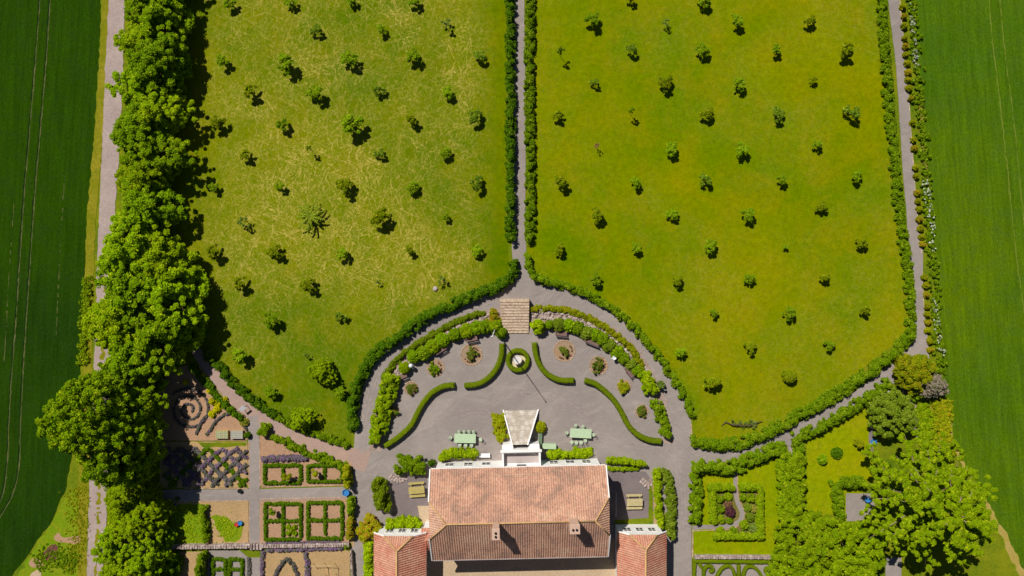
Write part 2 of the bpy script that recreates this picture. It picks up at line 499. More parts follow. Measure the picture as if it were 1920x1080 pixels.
class MB:
    def __init__(s):
        s.v = []
        s.f = []

    def add(s, vs, fs):
        k = len(s.v)
        s.v += [tuple(v) for v in vs]
        s.f += [tuple(i + k for i in f) for f in fs]

    def box(s, c, d, rz=0.0, rx=0.0, bev=0.0):
        R = Matrix.Rotation(rz, 3, 'Z') @ Matrix.Rotation(rx, 3, 'X')
        x, y, z = d[0] / 2, d[1] / 2, d[2] / 2
        b = bev
        if b <= 0:
            vs = [(i * x, j * y, k * z) for k in (-1, 1) for j in (-1, 1) for i in (-1, 1)]
            fs = [(0, 2, 3, 1), (4, 5, 7, 6), (0, 1, 5, 4), (2, 6, 7, 3), (0, 4, 6, 2), (1, 3, 7, 5)]
        else:
            vs, fs = [], []
            ring = lambda zz, q: [(-x + q, -y + q, zz), (x - q, -y + q, zz), (x - q, y - q, zz), (-x + q, y - q, zz)]
            vs = ring(-z, 0) + ring(z - b, 0) + ring(z, b)
            fs = [(3, 2, 1, 0), (8, 9, 10, 11)]
            for a in (0, 4):
                for i in range(4):
                    j = (i + 1) % 4
                    fs.append((a + i, a + j, a + 4 + j, a + 4 + i))
        s.add([tuple(R @ Vector(v) + Vector(c)) for v in vs], fs)

    def tube(s, pts, radii, seg=8, caps=True):
        pts = [Vector(p) for p in pts]
        n = len(pts)
        if isinstance(radii, (int, float)):
            radii = [radii] * n
        vs, fs = [], []
        for i, p in enumerate(pts):
            t = (pts[min(i + 1, n - 1)] - pts[max(i - 1, 0)]).normalized()
            a = t.orthogonal().normalized() if abs(t.z) < 0.99 else Vector((1, 0, 0))
            if abs(t.z) < 0.99:
                a = t.cross(Vector((0, 0, 1))).normalized()
            b = t.cross(a).normalized()
            for k in range(seg):
                an = 2 * PI * k / seg
                vs.append(p + (a * math.cos(an) + b * math.sin(an)) * radii[i])
        for i in range(n - 1):
            for k in range(seg):
                q = (k + 1) % seg
                fs.append((i * seg + k, i * seg + q, (i + 1) * seg + q, (i + 1) * seg + k))
        if caps:
            fs.append(tuple(range(seg - 1, -1, -1)))
            fs.append(tuple((n - 1) * seg + k for k in range(seg)))
        s.add(vs, fs)

    def lathe(s, prof, c=(0, 0, 0), seg=24):
        vs, fs = [], []
        for r, z in prof:
            for k in range(seg):
                an = 2 * PI * k / seg
                vs.append((c[0] + r * math.cos(an), c[1] + r * math.sin(an), c[2] + z))
        for i in range(len(prof) - 1):
            for k in range(seg):
                q = (k + 1) % seg
                fs.append((i * seg + k, i * seg + q, (i + 1) * seg + q, (i + 1) * seg + k))
        fs.append(tuple((len(prof) - 1) * seg + k for k in range(seg)))
        s.add(vs, fs)

    def prism(s, poly, z0, z1):
        n = len(poly)
        a = sum(poly[i][0] * poly[(i + 1) % n][1] - poly[(i + 1) % n][0] * poly[i][1] for i in range(n))
        if a < 0:
            poly = poly[::-1]
        vs = [(x, y, z0) for x, y in poly] + [(x, y, z1) for x, y in poly]
        fs = [(i, (i + 1) % n, n + (i + 1) % n, n + i) for i in range(n)]
        tr = tessellate_polygon([[Vector((x, y, 0)) for x, y in poly]])
        for t in tr:
            t = tuple(t)
            p, q, r = (vs[i] for i in t)
            if (q[0] - p[0]) * (r[1] - p[1]) - (q[1] - p[1]) * (r[0] - p[0]) < 0:
                t = t[::-1]
            fs.append(tuple(i + n for i in t))
        s.add(vs, fs)

    def build(s, name, m, parent=None, loc=None, rz=None, smooth=False):
        return link(name, mesh_np(name, np.array(s.v), s.f, m, smooth=smooth), parent, loc, rz)


def resample(pts, step):
    pts = [np.array(p, float) for p in pts]
    out = []
    # Catmull-Rom through the points, then even spacing
    dense = []
    n = len(pts)
    for i in range(n - 1):
        p0, p1, p2, p3 = pts[max(i - 1, 0)], pts[i], pts[i + 1], pts[min(i + 2, n - 1)]
        for t in np.linspace(0, 1, 12, endpoint=False):
            dense.append(0.5 * ((2 * p1) + (-p0 + p2) * t + (2 * p0 - 5 * p1 + 4 * p2 - p3) * t * t + (-p0 + 3 * p1 - 3 * p2 + p3) * t ** 3))
    dense.append(pts[-1])
    d = np.array(dense)
    seg = np.linalg.norm(np.diff(d[:, :2], axis=0), axis=1)
    cum = np.concatenate([[0], np.cumsum(seg)])
    k = max(2, int(cum[-1] / step) + 1)
    q = np.linspace(0, cum[-1], k)
    return np.stack([np.interp(q, cum, d[:, j]) for j in range(d.shape[1])], 1)


def straight(pts, step):
    d = np.array(pts, float)
    seg = np.linalg.norm(np.diff(d[:, :2], axis=0), axis=1)
    cum = np.concatenate([[0], np.cumsum(seg)])
    k = max(2, int(cum[-1] / step) + 1)
    q = np.linspace(0, cum[-1], k)
    return np.stack([np.interp(q, cum, d[:, j]) for j in range(d.shape[1])], 1)


def sheet(name, pts, z, m, label=None, cat=None, kind='structure', smooth=False, jit=0.0, world=False, step=0.6):
    """flat polygon laid at height z; pts in photograph pixels"""
    p = list(pts) if world else PL(pts)
    if smooth:
        p = [tuple(q) for q in resample(p + [p[0]], step)[:-1]]
    elif jit:
        p = [tuple(q) for q in straight(p + [p[0]], step)[:-1]]
    if jit:
        p = [(x + random.gauss(0, jit), y + random.gauss(0, jit)) for x, y in p]
    vs = [(x, y, z) for x, y in p]
    fs = []
    for t in tessellate_polygon([[Vector((x, y, 0)) for x, y in p]]):
        a, b, c = (vs[i] for i in t)
        t = tuple(t)
        if (b[0] - a[0]) * (c[1] - a[1]) - (b[1] - a[1]) * (c[0] - a[0]) < 0:
            t = t[::-1]
        fs.append(t)
    o = link(name, mesh_np(name, np.array(vs), fs, m))
    return tag(o, label, cat, None, kind)


def ribbon(name, pts, width, z, m, label=None, cat=None, kind='structure', jit=0.0, step=0.5, sm=True, gap=0.0, build=True):
    """strip along a polyline of pixels (px, py[, width px])"""
    w3 = [(P(p[0], p[1]) + ((p[2] if len(p) > 2 else width) * S,)) for p in pts]
    q = resample(w3, step) if sm else straight(w3, step)
    t = np.gradient(q[:, :2], axis=0)
    t /= np.linalg.norm(t, axis=1)[:, None] + 1e-9
    nrm = np.stack([-t[:, 1], t[:, 0]], 1)
    hw = q[:, 2:3] / 2
    a = q[:, :2] + nrm * (hw + RNG.normal(0, 1, hw.shape) * jit)
    b = q[:, :2] - nrm * (hw + RNG.normal(0, 1, hw.shape) * jit)
    n = len(q)
    vs = np.zeros((2 * n, 3))
    vs[:n, :2], vs[n:, :2] = a, b
    vs[:, 2] = z
    i = np.arange(n - 1)
    fs = np.stack([n + i, n + i + 1, i + 1, i], 1)
    if gap > 0:
        fs = fs[RNG.random(len(fs)) > gap]
    if not build:
        return vs, fs
    o = link(name, mesh_np(name, vs, fs, m))
    return tag(o, label, cat, None, kind)


def edging(pts, width=2.0, h=0.06, closed=False, name='edging', label=None, cat='path edging', sm=False, mat=None):
    """low raised edge along a path: thing of its own"""
    w3 = [P(p[0], p[1]) for p in pts]
    q = resample(w3, 0.35) if sm else straight(w3, 0.35)
    t = np.gradient(q[:, :2], axis=0)
    t /= np.linalg.norm(t, axis=1)[:, None] + 1e-9
    nrm = np.stack([-t[:, 1], t[:, 0]], 1)
    hw = width * S / 2
    n = len(q)
    j = lambda: RNG.normal(0, 0.012, (n, 1))
    a, b = q + nrm * (hw + j()), q - nrm * (hw + j())
    z = np.full((n, 1), 0.0)
    zt = h + RNG.normal(0, 0.008, (n, 1))
    vs = np.concatenate([np.hstack([a, z]), np.hstack([a, zt]), np.hstack([b, zt]), np.hstack([b, z])])
    i = np.arange(n - 1)
    fs = np.concatenate([np.stack([k * n + i, (k + 1) * n + i, (k + 1) * n + i + 1, k * n + i + 1], 1) for k in range(3)])
    o = link(name, mesh_np(name, vs, fs, mat or M['edge']))
    return tag(o, label, cat)


# ------------------------------------------------------------------ foliage
def leaf_quads(cen, rad, per, size, rng, squash=0.8, up=0.85, low=-0.35, elong=1.5, flat=0.0):
    """leaf sprays on the outside of each clump: returns verts (4M,3)"""
    cen = np.asarray(cen, float)
    rad = np.asarray(rad, float)
    if rad.ndim == 1:
        rad = np.stack([rad, rad, rad * squash], 1)
    Nn = len(cen)
    d = rng.normal(size=(Nn, per, 3))
    d /= np.linalg.norm(d, axis=2, keepdims=True)
    d[..., 2] = np.where(d[..., 2] < low, -d[..., 2], d[..., 2])
    r = rng.uniform(0.72, 1.08, (Nn, per, 1))
    p = cen[:, None, :] + d * rad[:, None, :] * r
    nr = d + rng.normal(size=d.shape) * 0.55
    nr[..., 2] += up
    nr /= np.linalg.norm(nr, axis=2, keepdims=True)
    p = p.reshape(-1, 3)
    nr = nr.reshape(-1, 3)
    ref = rng.normal(size=nr.shape)
    u = np.cross(nr, ref)
    u /= np.linalg.norm(u, axis=1, keepdims=True) + 1e-9
    v = np.cross(nr, u)
    s = size * rng.uniform(0.6, 1.35, (len(p), 1))
    u = u * s * 0.5 * elong
    v = v * s * 0.5
    bend = nr * s * 0.12
    q = np.stack([p - u - bend, p + v * 0.9, p + u - bend, p - v * 0.9], 1).reshape(-1, 3)
    return q


ICO = None


def core_blobs(cen, rad, k=0.74, squash=0.8):
    """low poly cores inside the clumps so that foliage is not see-through"""
    global ICO
    if ICO is None:
        import bmesh
        bm = bmesh.new()
        bmesh.ops.create_icosphere(bm, subdivisions=1, radius=1)
        ICO = (np.array([v.co[:] for v in bm.verts]), np.array([[v.index for v in f.verts] for f in bm.faces]))
        bm.free()
    cen = np.asarray(cen, float)
    rad = np.asarray(rad, float)
    if rad.ndim == 1:
        rad = np.stack([rad, rad, rad * squash], 1)
    v = cen[:, None, :] + ICO[0][None] * rad[:, None, :] * k
    nv = len(ICO[0])
    f = ICO[1][None] + (np.arange(len(cen)) * nv)[:, None, None]
    return v.reshape(-1, 3), f.reshape(-1, 3)


def foliage_mesh(name, cen, rad, per, size, m, rng=None, core=True, zmin=0.03, mats=None, **kw):
    rng = rng or RNG
    q = leaf_quads(cen, rad, per, size, rng, **kw)
    q[:, 2] = np.maximum(q[:, 2], zmin)
    nq = len(q) // 4
    faces = [tuple(r) for r in np.arange(nq * 4).reshape(-1, 4).tolist()]
    if core:
        cv, cf = core_blobs(cen, rad)
        cv[:, 2] = np.maximum(cv[:, 2], zmin)
        faces += [tuple(r) for r in (cf + len(q)).tolist()]
        q = np.concatenate([q, cv])
    return mesh_np(name, q, faces, m)


def hedge(label, pts, width, height, leaf='hedge', cat='hedge', name='hedge', clump=0.38, per=50, size=0.2, rough=1.0,
          group=None, sm=True, dens=1.0, closed=False, spike=0.0, mats=None, hz=None):
    """informal hedge: lumps of leaves along a polyline in photograph pixels (at its top height)"""
    hh = height * 0.6
    w3 = [P(p[0], p[1], hh) + ((p[2] if len(p) > 2 else width) * S * (CH - hh) / CH,) for p in pts]
    q = resample(w3, 0.12) if sm else straight(w3, 0.12)
    t = np.gradient(q[:, :2], axis=0)
    t /= np.linalg.norm(t, axis=1)[:, None] + 1e-9
    nrm = np.stack([-t[:, 1], t[:, 0]], 1)
    length = len(q) * 0.12
    wmean = q[:, 2].mean()
    cl = min(clump, wmean * 0.5)
    n = int(dens * length * max(1.0, wmean / (cl * 1.5)) / (cl * 0.95)) + 2
    pos = (np.arange(n) + RNG.uniform(-0.45, 0.45, n)) / n
    idx = np.clip((pos * (len(q) - 1)).astype(int), 0, len(q) - 1)
    hw = np.maximum(q[idx, 2] / 2 - cl * 0.75, 0.0)
    off = RNG.uniform(-1, 1, n) * hw
    stray = RNG.random(n) < 0.2 * min(rough, 1)
    off = np.where(stray, np.sign(off) * (hw + cl * 0.45), off)
    edge = np.maximum(1 - 0.35 * np.abs(off) / (hw + 1e-6), 0.45)
    c = np.zeros((n, 3))
    c[:, :2] = q[idx, :2] + nrm[idx] * off[:, None]
    r = cl * RNG.uniform(0.75, 1.2, n) if rough > 0 else np.full(n, cl)
    r = np.where(stray, r * 0.62, r)
    hv = height * (1 + rough * RNG.normal(0, 0.13, n)) * edge
    c[:, 2] = np.maximum(hv - r * 0.9, r * 0.4)
    # body down to the ground
    c2 = c.copy()
    c2[:, 2] *= 0.5
    me = foliage_mesh(name, np.concatenate([c, c2[::2]]), np.concatenate([r, r[::2]]), per, size, L[leaf])
    if spike > 0:
        pass
    base = Vector((float(q[:, 0].mean()), float(q[:, 1].mean()), 0))
    me.transform(Matrix.Translation(-base))
    o = link(name, me, None, base)
    return tag(o, label, cat, group)


def clipped(label, pts, width, height, leaf='box', name='clipped_hedge', cat='clipped hedge', closed=False, group=None, sm=True,
            parent=None, size=0.09, per=3.0, lab=True, rnd=0.5):
    """neatly clipped box hedge: rounded solid body skinned with fine leaves"""
    q = resample([P(a, b, height) for a, b in pts], 0.15) if sm else straight([P(a, b, height) for a, b in pts], 0.15)
    if closed:
        q = q[:-1]
        t = np.roll(q, -1, 0) - np.roll(q, 1, 0)
    else:
        t = np.gradient(q, axis=0)
    t /= np.linalg.norm(t, axis=1)[:, None] + 1e-9
    nrm = np.stack([-t[:, 1], t[:, 0]], 1)
    hw = width * S / 2
    prof = [(-1, 0), (-1.02, 0.55), (-0.96, 0.85), (-0.7, 0.97), (-0.3, 1.0), (0.3, 1.0), (0.7, 0.97), (0.96, 0.85), (1.02, 0.55), (1, 0)]
    n = len(q)
    k = len(prof)
    V = np.zeros((n, k, 3))
    wob = RNG.normal(0, 0.03, (n, 1))
    for j, (a, b) in enumerate(prof):
        V[:, j, :2] = q + nrm * (a * hw + wob * 0.3)
        V[:, j, 2] = b * height * (1 + RNG.normal(0, 0.012, n))
    if not closed:  # round the ends
        for e, sg in ((0, -1), (n - 1, 1)):
            V[e, :, 2] *= 0.75
    fs = []
    for i in range(n if closed else n - 1):
        i2 = (i + 1) % n
        for j in range(k - 1):
            fs.append((i * k + j, i * k + j + 1, i2 * k + j + 1, i2 * k + j))
    if not closed:
        fs.append(tuple(range(k)))
        fs.append(tuple((n - 1) * k + j for j in range(k - 1, -1, -1)))
    # leaves
    cnt = int(n * 0.15 * (2 * hw + 2 * height) / (size * size) * 0.8 * per / 3)
    cnt = min(cnt, 60000)
    i = RNG.integers(0, n - 1, cnt)
    j = RNG.uniform(0, k - 1.001, cnt)
    j0 = j.astype(int)
    fr = (j - j0)[:, None]
    p = V[i, j0] * (1 - fr) + V[i, j0 + 1] * fr
    cc = np.concatenate([q[i], np.full((cnt, 1), height * 0.5)], 1)
    d = p - cc
    d /= np.linalg.norm(d, axis=1, keepdims=True) + 1e-9
    p = p + d * RNG.uniform(-0.01, 0.03, (cnt, 1))
    nr = d + RNG.normal(size=d.shape) * 0.45
    nr /= np.linalg.norm(nr, axis=1, keepdims=True)
    u = np.cross(nr, RNG.normal(size=nr.shape))
    u /= np.linalg.norm(u, axis=1, keepdims=True) + 1e-9
    v = np.cross(nr, u)
    s = size * RNG.uniform(0.6, 1.3, (cnt, 1))
    quad = np.stack([p - u * s * 0.7, p + v * s * 0.5, p + u * s * 0.7, p - v * s * 0.5], 1).reshape(-1, 3)
    quad[:, 2] = np.maximum(quad[:, 2], 0.02)
    nv = n * k
    vs = np.concatenate([V.reshape(-1, 3), quad])
    fs += [tuple(r) for r in (np.arange(cnt * 4).reshape(-1, 4) + nv).tolist()]
    me = mesh_np(name, vs, fs, L[leaf])
    base = Vector((float(q[:, 0].mean()), float(q[:, 1].mean()), 0))
    me.transform(Matrix.Translation(-base))
    o = link(name, me, parent, base)
    if lab:
        tag(o, label, cat, group)
    return o


def tree_limbs(name, R, H, trunk_r, nb, rng, mat, parent, tips=None, seg=6):
    mb = MB()
    h0 = H * 0.28
    mb.tube([(0, 0, 0), (0.02 * R, 0, h0 * 0.5), (0, 0.02 * R, h0), (0.02, 0, H * 0.62)],
            [trunk_r * 1.25, trunk_r, trunk_r * 0.9, trunk_r * 0.3], seg)
    for i in range(nb):
        a = 2 * PI * i / nb + rng.uniform(-0.3, 0.3)
        z0 = h0 * rng.uniform(0.75, 1.5)
        rr = R * rng.uniform(0.55, 0.85)
        z1 = H * rng.uniform(0.42, 0.78)
        m1 = (math.cos(a) * rr * 0.4, math.sin(a) * rr * 0.4, z0 + (z1 - z0) * 0.55)
        a2 = a + rng.uniform(-0.25, 0.25)
        mb.tube([(0, 0, z0), m1, (math.cos(a2) * rr, math.sin(a2) * rr, z1)], [trunk_r * 0.5, trunk_r * 0.32, trunk_r * 0.08], 5)
    return mb.build(name, mat, parent, smooth=True)


def crown_clumps(rng, R, H, zlow, n, rc, lobes=5, irr=0.25):
    """clump centres spread over an irregular domed crown"""
    la = rng.uniform(0, 2 * PI, lobes)
    c = []
    r = []
    ga = PI * (3 - 5 ** 0.5)
    off = rng.uniform(0, 6.28)
    for i in range(n):
        t = (i + 0.5) / n
        rho = t ** 0.55
        a = i * ga + off + rng.normal(0, 0.12)
        bulge = 1 + irr * sum(math.cos(2 * (a - q)) for q in la) / lobes + irr * 0.5 * math.sin(3 * a + la[0])
        rr = R * rho * bulge * rng.uniform(0.92, 1.04)
        zz = zlow + (H - zlow) * math.sqrt(max(0.0, 1 - (rho * 0.97) ** 2)) * rng.uniform(0.5, 1.12)
        c.append((rr * math.cos(a), rr * math.sin(a), zz))
        r.append(rc * rng.uniform(0.5, 1.45) * (1.1 - 0.35 * rho))
    # lower skirt and inner fill
    for i in range(n // 2):
        a = rng.uniform(0, 2 * PI)
        rr = R * rng.uniform(0.45, 0.9)
        c.append((rr * math.cos(a), rr * math.sin(a), zlow + (H - zlow) * rng.uniform(-0.12, 0.3)))
        r.append(rc * rng.uniform(1.0, 1.6))
    return np.array(c), np.array(r)


def big_tree_proto(name, label, R, H, zlow, n, rc, per, size, leaf, seed, cat='tree', bark='bark', irr=0.25, group=None):
    rng = np.random.default_rng(seed)
    c, r = crown_clumps(rng, R, H, zlow, n, rc, irr=irr)
    t = thing(name, label, cat, group=group)
    me = foliage_mesh('crown', c, r, per, size, L[leaf], rng, zmin=0.3)
    link('crown', me, t)
    tree_limbs('trunk', R, H, 0.035 * H, 7, rng, M[bark], t)
    return t


def place(t, px, py, h, scale=1.0, rz=0.0, z=0.0):
    x, y = P(px, py, h)
    t.location = (x, y, z)
    t.scale = (scale, scale, scale)
    t.rotation_euler = (0, 0, rz)
    return t


ORD = ['', 'first', 'second', 'third', 'fourth', 'fifth', 'sixth', 'seventh', 'eighth', 'ninth', 'tenth', 'eleventh',
       'twelfth', 'thirteenth', 'fourteenth', 'fifteenth', 'sixteenth', 'seventeenth', 'eighteenth', 'nineteenth', 'twentieth']

# ================================================================== GROUND
def big_ground():
    s = 1500
    me = mesh_np('ground', np.array([(-s, -s, 0), (s, -s, 0), (s, s, 0), (-s, s, 0)], float), [(0, 1, 2, 3)], M['verge'])
    tag(link('ground', me), None, None, None, 'structure')


big_ground()
OUT = 3200
# crop fields
sheet('field', [(-OUT, -1200), (196, -1200), (190, 0), (184, 130), (176, 270), (167, 400), (162, 500), (156, 600), (150, 700), (144, 790), (134, 860),
                (122, 920), (98, 975), (60, 1030), (22, 1080), (-120, 1240), (-400, 1500), (-OUT, 2200)], 0.02, M['crop_l'], jit=0.07)
sheet('field', [(OUT + 1920, -1200), (1690, -1200), (1711, 0), (1727, 180), (1735, 320), (1748, 470), (1754, 560), (1762, 650), (1772, 740), (1782, 800),
                (1800, 870), (1850, 960), (1890, 1040), (1925, 1095), (2000, 1500), (2100, 2400), (OUT + 1920, 2400)], 0.02, M['crop_r'], jit=0.05)
# dry strip between the left field and the track
ribbon('verge', [(199, -60, 13), (196, 60, 14), (189, 200, 15), (181, 300, 16), (172, 400, 18), (168, 500, 17), (164, 620, 18), (165, 720, 18), (160, 860, 22), (156, 960, 18), (154, 1100, 16)],
       16, 0.028, M['verge_dry'], jit=0.06)
# the gravel farm track and its grassy middle
ribbon('track', [(221, -80, 32), (219, 0, 31), (214, 135, 33), (208, 270, 33), (201, 400, 30), (196, 540, 30), (192, 680, 31), (187, 880, 35), (178, 1080, 31), (172, 1250, 31)],
       30, 0.036, M['track'], jit=0.05)
ribbon('grass_strip', [(198, 480, 1.5), (196, 520, 3), (192, 680, 4.5), (187, 800, 5), (186, 890, 5), (184, 980, 6), (180, 1080, 5), (174, 1240, 5)],
       4, 0.046, M['verge_dry'], jit=0.13, gap=0.22, step=0.3)
# tractor ruts in the fields
LR = [[(78, -40), (66, 120), (55, 250), (45, 370), (36, 500), (30, 600), (22, 700), (16, 800), (14, 860), (4, 930), (-30, 990)],
      [(97, -40), (86, 120), (75, 250), (65, 370), (56, 500), (49, 600), (43, 700), (38, 800), (36, 870), (22, 930), (-20, 1000)]]
for q in LR:
    ribbon('wheel_rut', [(x + 0.6, y) for x, y in q], 1.7, 0.030, M['rut'], jit=0.03)
    ribbon('furrow_shade', [(x - 1.6, y) for x, y in q], 2.6, 0.026, M['furrow_shade'], jit=0.04)  # dark strip along the rut: its shade is painted into the soil colour
ribbon('wheel_rut', [(27, 380), (22, 450), (17, 520), (13, 600), (8, 680)], 1.2, 0.030, M['rut'], jit=0.04, gap=0.3)
ribbon('wheel_rut', [(122, 330), (116, 420), (110, 520), (106, 640)], 0.9, 0.030, M['rut'], jit=0.05, gap=0.5)
for q in ([(1851, -40), (1860, 70), (1870, 150), (1880, 240), (1890, 330), (1900, 430), (1912, 530), (1925, 620)],
          [(1872, -40), (1880, 60), (1888, 130), (1900, 220), (1909, 310), (1918, 400), (1930, 500)]):
    ribbon('wheel_rut', q, 2.0, 0.030, M['rut_r'], jit=0.04)

# lawns
sheet('lawn', [(300, -300), (946, -300), (950, 0), (949, 200), (949, 400), (955, 500), (940, 535), (880, 555), (820, 577), (760, 612), (710, 652), (676, 700), (660, 760),
               (658, 835), (600, 822), (530, 790), (470, 755), (420, 700), (380, 658), (330, 600), (300, 400)], 0.024, M['lawn_l'])
sheet('lawn', [(1003, -300), (1640, -300), (1656, 0), (1668, 150), (1678, 300), (1692, 430), (1704, 560), (1712, 620), (1640, 672), (1560, 740), (1450, 805), (1380, 835), (1298, 838),
               (1296, 790), (1283, 750), (1258, 700), (1222, 655), (1178, 605), (1128, 570), (1080, 545), (1030, 530), (996, 515), (988, 470), (1000, 300)], 0.024, M['lawn_r'])
for pl in ([(1318, 888), (1400, 878), (1470, 858), (1470, 1040), (1300, 1040), (1300, 990), (1318, 985)],
           [(1512, 830), (1560, 800), (1632, 760), (1636, 900), (1600, 960), (1512, 970)]):
    sheet('lawn', pl, 0.024, M['lawn_g'])
# wilder grass round the lower left and the lower right
sheet('meadow', [(122, 930), (165, 900), (160, 1100), (20, 1100), (60, 1035), (98, 980)], 0.0275, M['veg'], jit=0.1)
for i, (pl, mm) in enumerate((([(102, 1005), (110, 998), (120, 1008), (148, 1005), (148, 1020), (130, 1018), (106, 1014)], M['soil']),
                              ([(80, 1038), (96, 1022), (108, 1024), (104, 1050), (88, 1052)], M_ground('dark heap soil', srgb(120, 74, 70), srgb(96, 62, 50), None, 1, 5)),
                              ([(54, 1055), (64, 1046), (82, 1056), (76, 1064), (58, 1062)], M['soil']),
                              ([(58, 1075), (70, 1068), (78, 1072), (72, 1090), (56, 1088)], M['court']))):
    sheet('bare_soil', pl, 0.034 + 0.004 * i, mm, smooth=True, jit=0.03, step=0.3)
sheet('grass_bank', [(1636, 760), (1700, 740), (1770, 760), (1784, 860), (1860, 960), (1925, 1100), (1640, 1100), (1640, 900)], 0.0275, M['verge'], jit=0.05)
ribbon('dry_grass_strip', [(1747, 760), (1750, 830), (1755, 900)], 7, 0.034, M['verge_dry'], jit=0.06)
ribbon('dry_grass_strip', [(1778, 760, 4), (1786, 830, 6), (1812, 880, 6), (1862, 970, 10), (1898, 1040, 13), (1925, 1100, 12)], 8, 0.034, M['straw_g'], jit=0.12)

# ---- paths
GZ = 0.040
# central walk
ribbon('path', [(973, -120, 20), (973, 0, 20), (974, 150, 22), (974, 300, 23), (973, 400, 24), (973, 460, 26), (974, 490, 26), (974, 530, 32)], 22, GZ, M['gravel'], jit=0.02)
# the forecourt, the curved walk and the side roads share one gravel surface
sheet('gravel_forecourt', [(962, 500), (953, 528), (925, 545), (880, 561), (820, 585), (765, 620), (718, 660), (688, 705), (672, 755), (666, 805), (663, 850), (662, 900), (664, 960), (660, 1020), (660, 1300),
                           (1300, 1300), (1297, 1080), (1296, 990), (1298, 900), (1298, 840), (1296, 790), (1283, 750), (1258, 700), (1222, 655), (1178, 605), (1128, 570), (1080, 545), (1030, 530), (996, 515), (988, 497)],
      GZ + 0.004, M['gravel'])
# east walk: from the forecourt up the diagonal and north along the field
ribbon('path', [(1292, 850, 40), (1340, 852, 30), (1400, 846, 30), (1460, 824, 28), (1520, 797, 28), (1600, 752, 28), (1660, 710, 32), (1700, 670, 40)], 30, GZ + 0.008, M['gravel'], jit=0.02)
sheet('path', [(1660, 690), (1700, 645), (1716, 620), (1738, 620), (1742, 672), (1712, 680), (1690, 690), (1692, 720), (1680, 722)], GZ + 0.012, M['gravel'])
ribbon('path', [(1728, 660, 24), (1724, 600, 20), (1719, 540, 20), (1716, 470, 28), (1710, 410, 20), (1703, 330, 20), (1698, 250, 20), (1690, 130, 20), (1681, 50, 20), (1675, 0, 20), (1668, -120, 20)], 20, GZ + 0.016, M['gravel'], jit=0.02)
ribbon('path', [(1690, 700, 16), (1693, 728, 10), (1703, 748, 12), (1715, 765, 8)], 12, GZ + 0.004, M['paving'], jit=0.03)
ribbon('path', [(1476, 815, 16), (1484, 840, 13), (1487, 864, 12)], 13, GZ + 0.020, M['gravel'], jit=0.02)
# west diagonal walk
ribbon('path', [(366, 655, 18), (384, 680, 20), (420, 722, 26), (455, 762, 28), (500, 796, 32), (545, 818, 34), (600, 838, 34), (645, 853, 34), (690, 866, 40)], 30, GZ + 0.008, M['paving'], jit=0.02)
# kitchen garden walks
ribbon('path', [(474, 780), (477, 850), (477, 960), (477, 1018)], 20, GZ + 0.012, M['gravel'], sm=False)
ribbon('path', [(300, 929), (480, 928), (664, 923)], 22, GZ + 0.016, M['gravel'], sm=False)
sheet('path', [(392, 1032), (450, 1032), (466, 1045), (488, 1045), (488, 1120), (386, 1120)], GZ + 0.004, M['gravel'])
# courtyards beside the house
sheet('courtyard', [(734, 898), (800, 880), (806, 985), (735, 975)], GZ + 0.010, M['gravel_d'])
sheet('courtyard', [(1138, 880), (1210, 884), (1226, 905), (1226, 975), (1140, 985)], GZ + 0.010, M['gravel_d'])
sheet('courtyard', [(800, 1010), (1165, 1010), (1165, 1300), (800, 1300)], GZ + 0.010, M['court'])
sheet('terrace', [(783, 948), (806, 948), (806, 990), (790, 990)], GZ + 0.016, M['court'])
sheet('grass_patch', [(1152, 975), (1225, 970), (1225, 990), (1152, 990)], GZ + 0.016, M['verge'])
ribbon('grass_patch', [(1220, 905), (1220, 960), (1221, 985)], 8, GZ + 0.020, M['verge'], jit=0.04)
ribbon('dry_soil_patch', [(1226, 905), (1228, 940), (1229, 985)], 6, GZ + 0.024, M['soil_t'], jit=0.04)

# faint wheel marks swept over the gravel by turning vehicles
M['mark'] = M_gravel('paler swept gravel', srgb(154, 142, 137), srgb(165, 152, 146), srgb(180, 166, 158))
for q in ([(684, 1060), (690, 950), (700, 880), (740, 830), (810, 790), (900, 765), (930, 790)], [(690, 1060), (696, 955), (707, 886), (747, 837), (815, 798), (900, 773), (928, 800)],
          [(1284, 1070), (1280, 960), (1270, 890), (1230, 848), (1170, 835), (1120, 800), (1040, 750), (960, 735)], [(1290, 1070), (1286, 960), (1278, 884), (1240, 841), (1178, 828), (1125, 793), (1044, 743), (960, 727)],
          [(1276, 905), (1272, 850), (1262, 780), (1240, 720), (1200, 660), (1140, 605)], [(1270, 905), (1266, 850), (1256, 783), (1234, 725), (1195, 667), (1136, 612)],
          [(1268, 890), (1290, 860), (1340, 848), (1400, 842)], [(1262, 882), (1288, 852), (1340, 841), (1400, 836)], [(676, 850), (684, 770), (712, 690), (770, 632), (850, 588), (930, 560)], [(682, 850), (690, 772), (717, 695), (774, 638), (852, 594), (930, 566)],
          [(760, 850), (820, 842), (900, 800), (930, 750), (1000, 735), (1060, 760)]):
    ribbon('wheel_mark', q, 2.2, GZ + 0.028 + 0.001 * random.random(), M['mark'], jit=0.05, gap=0.25, step=0.25)

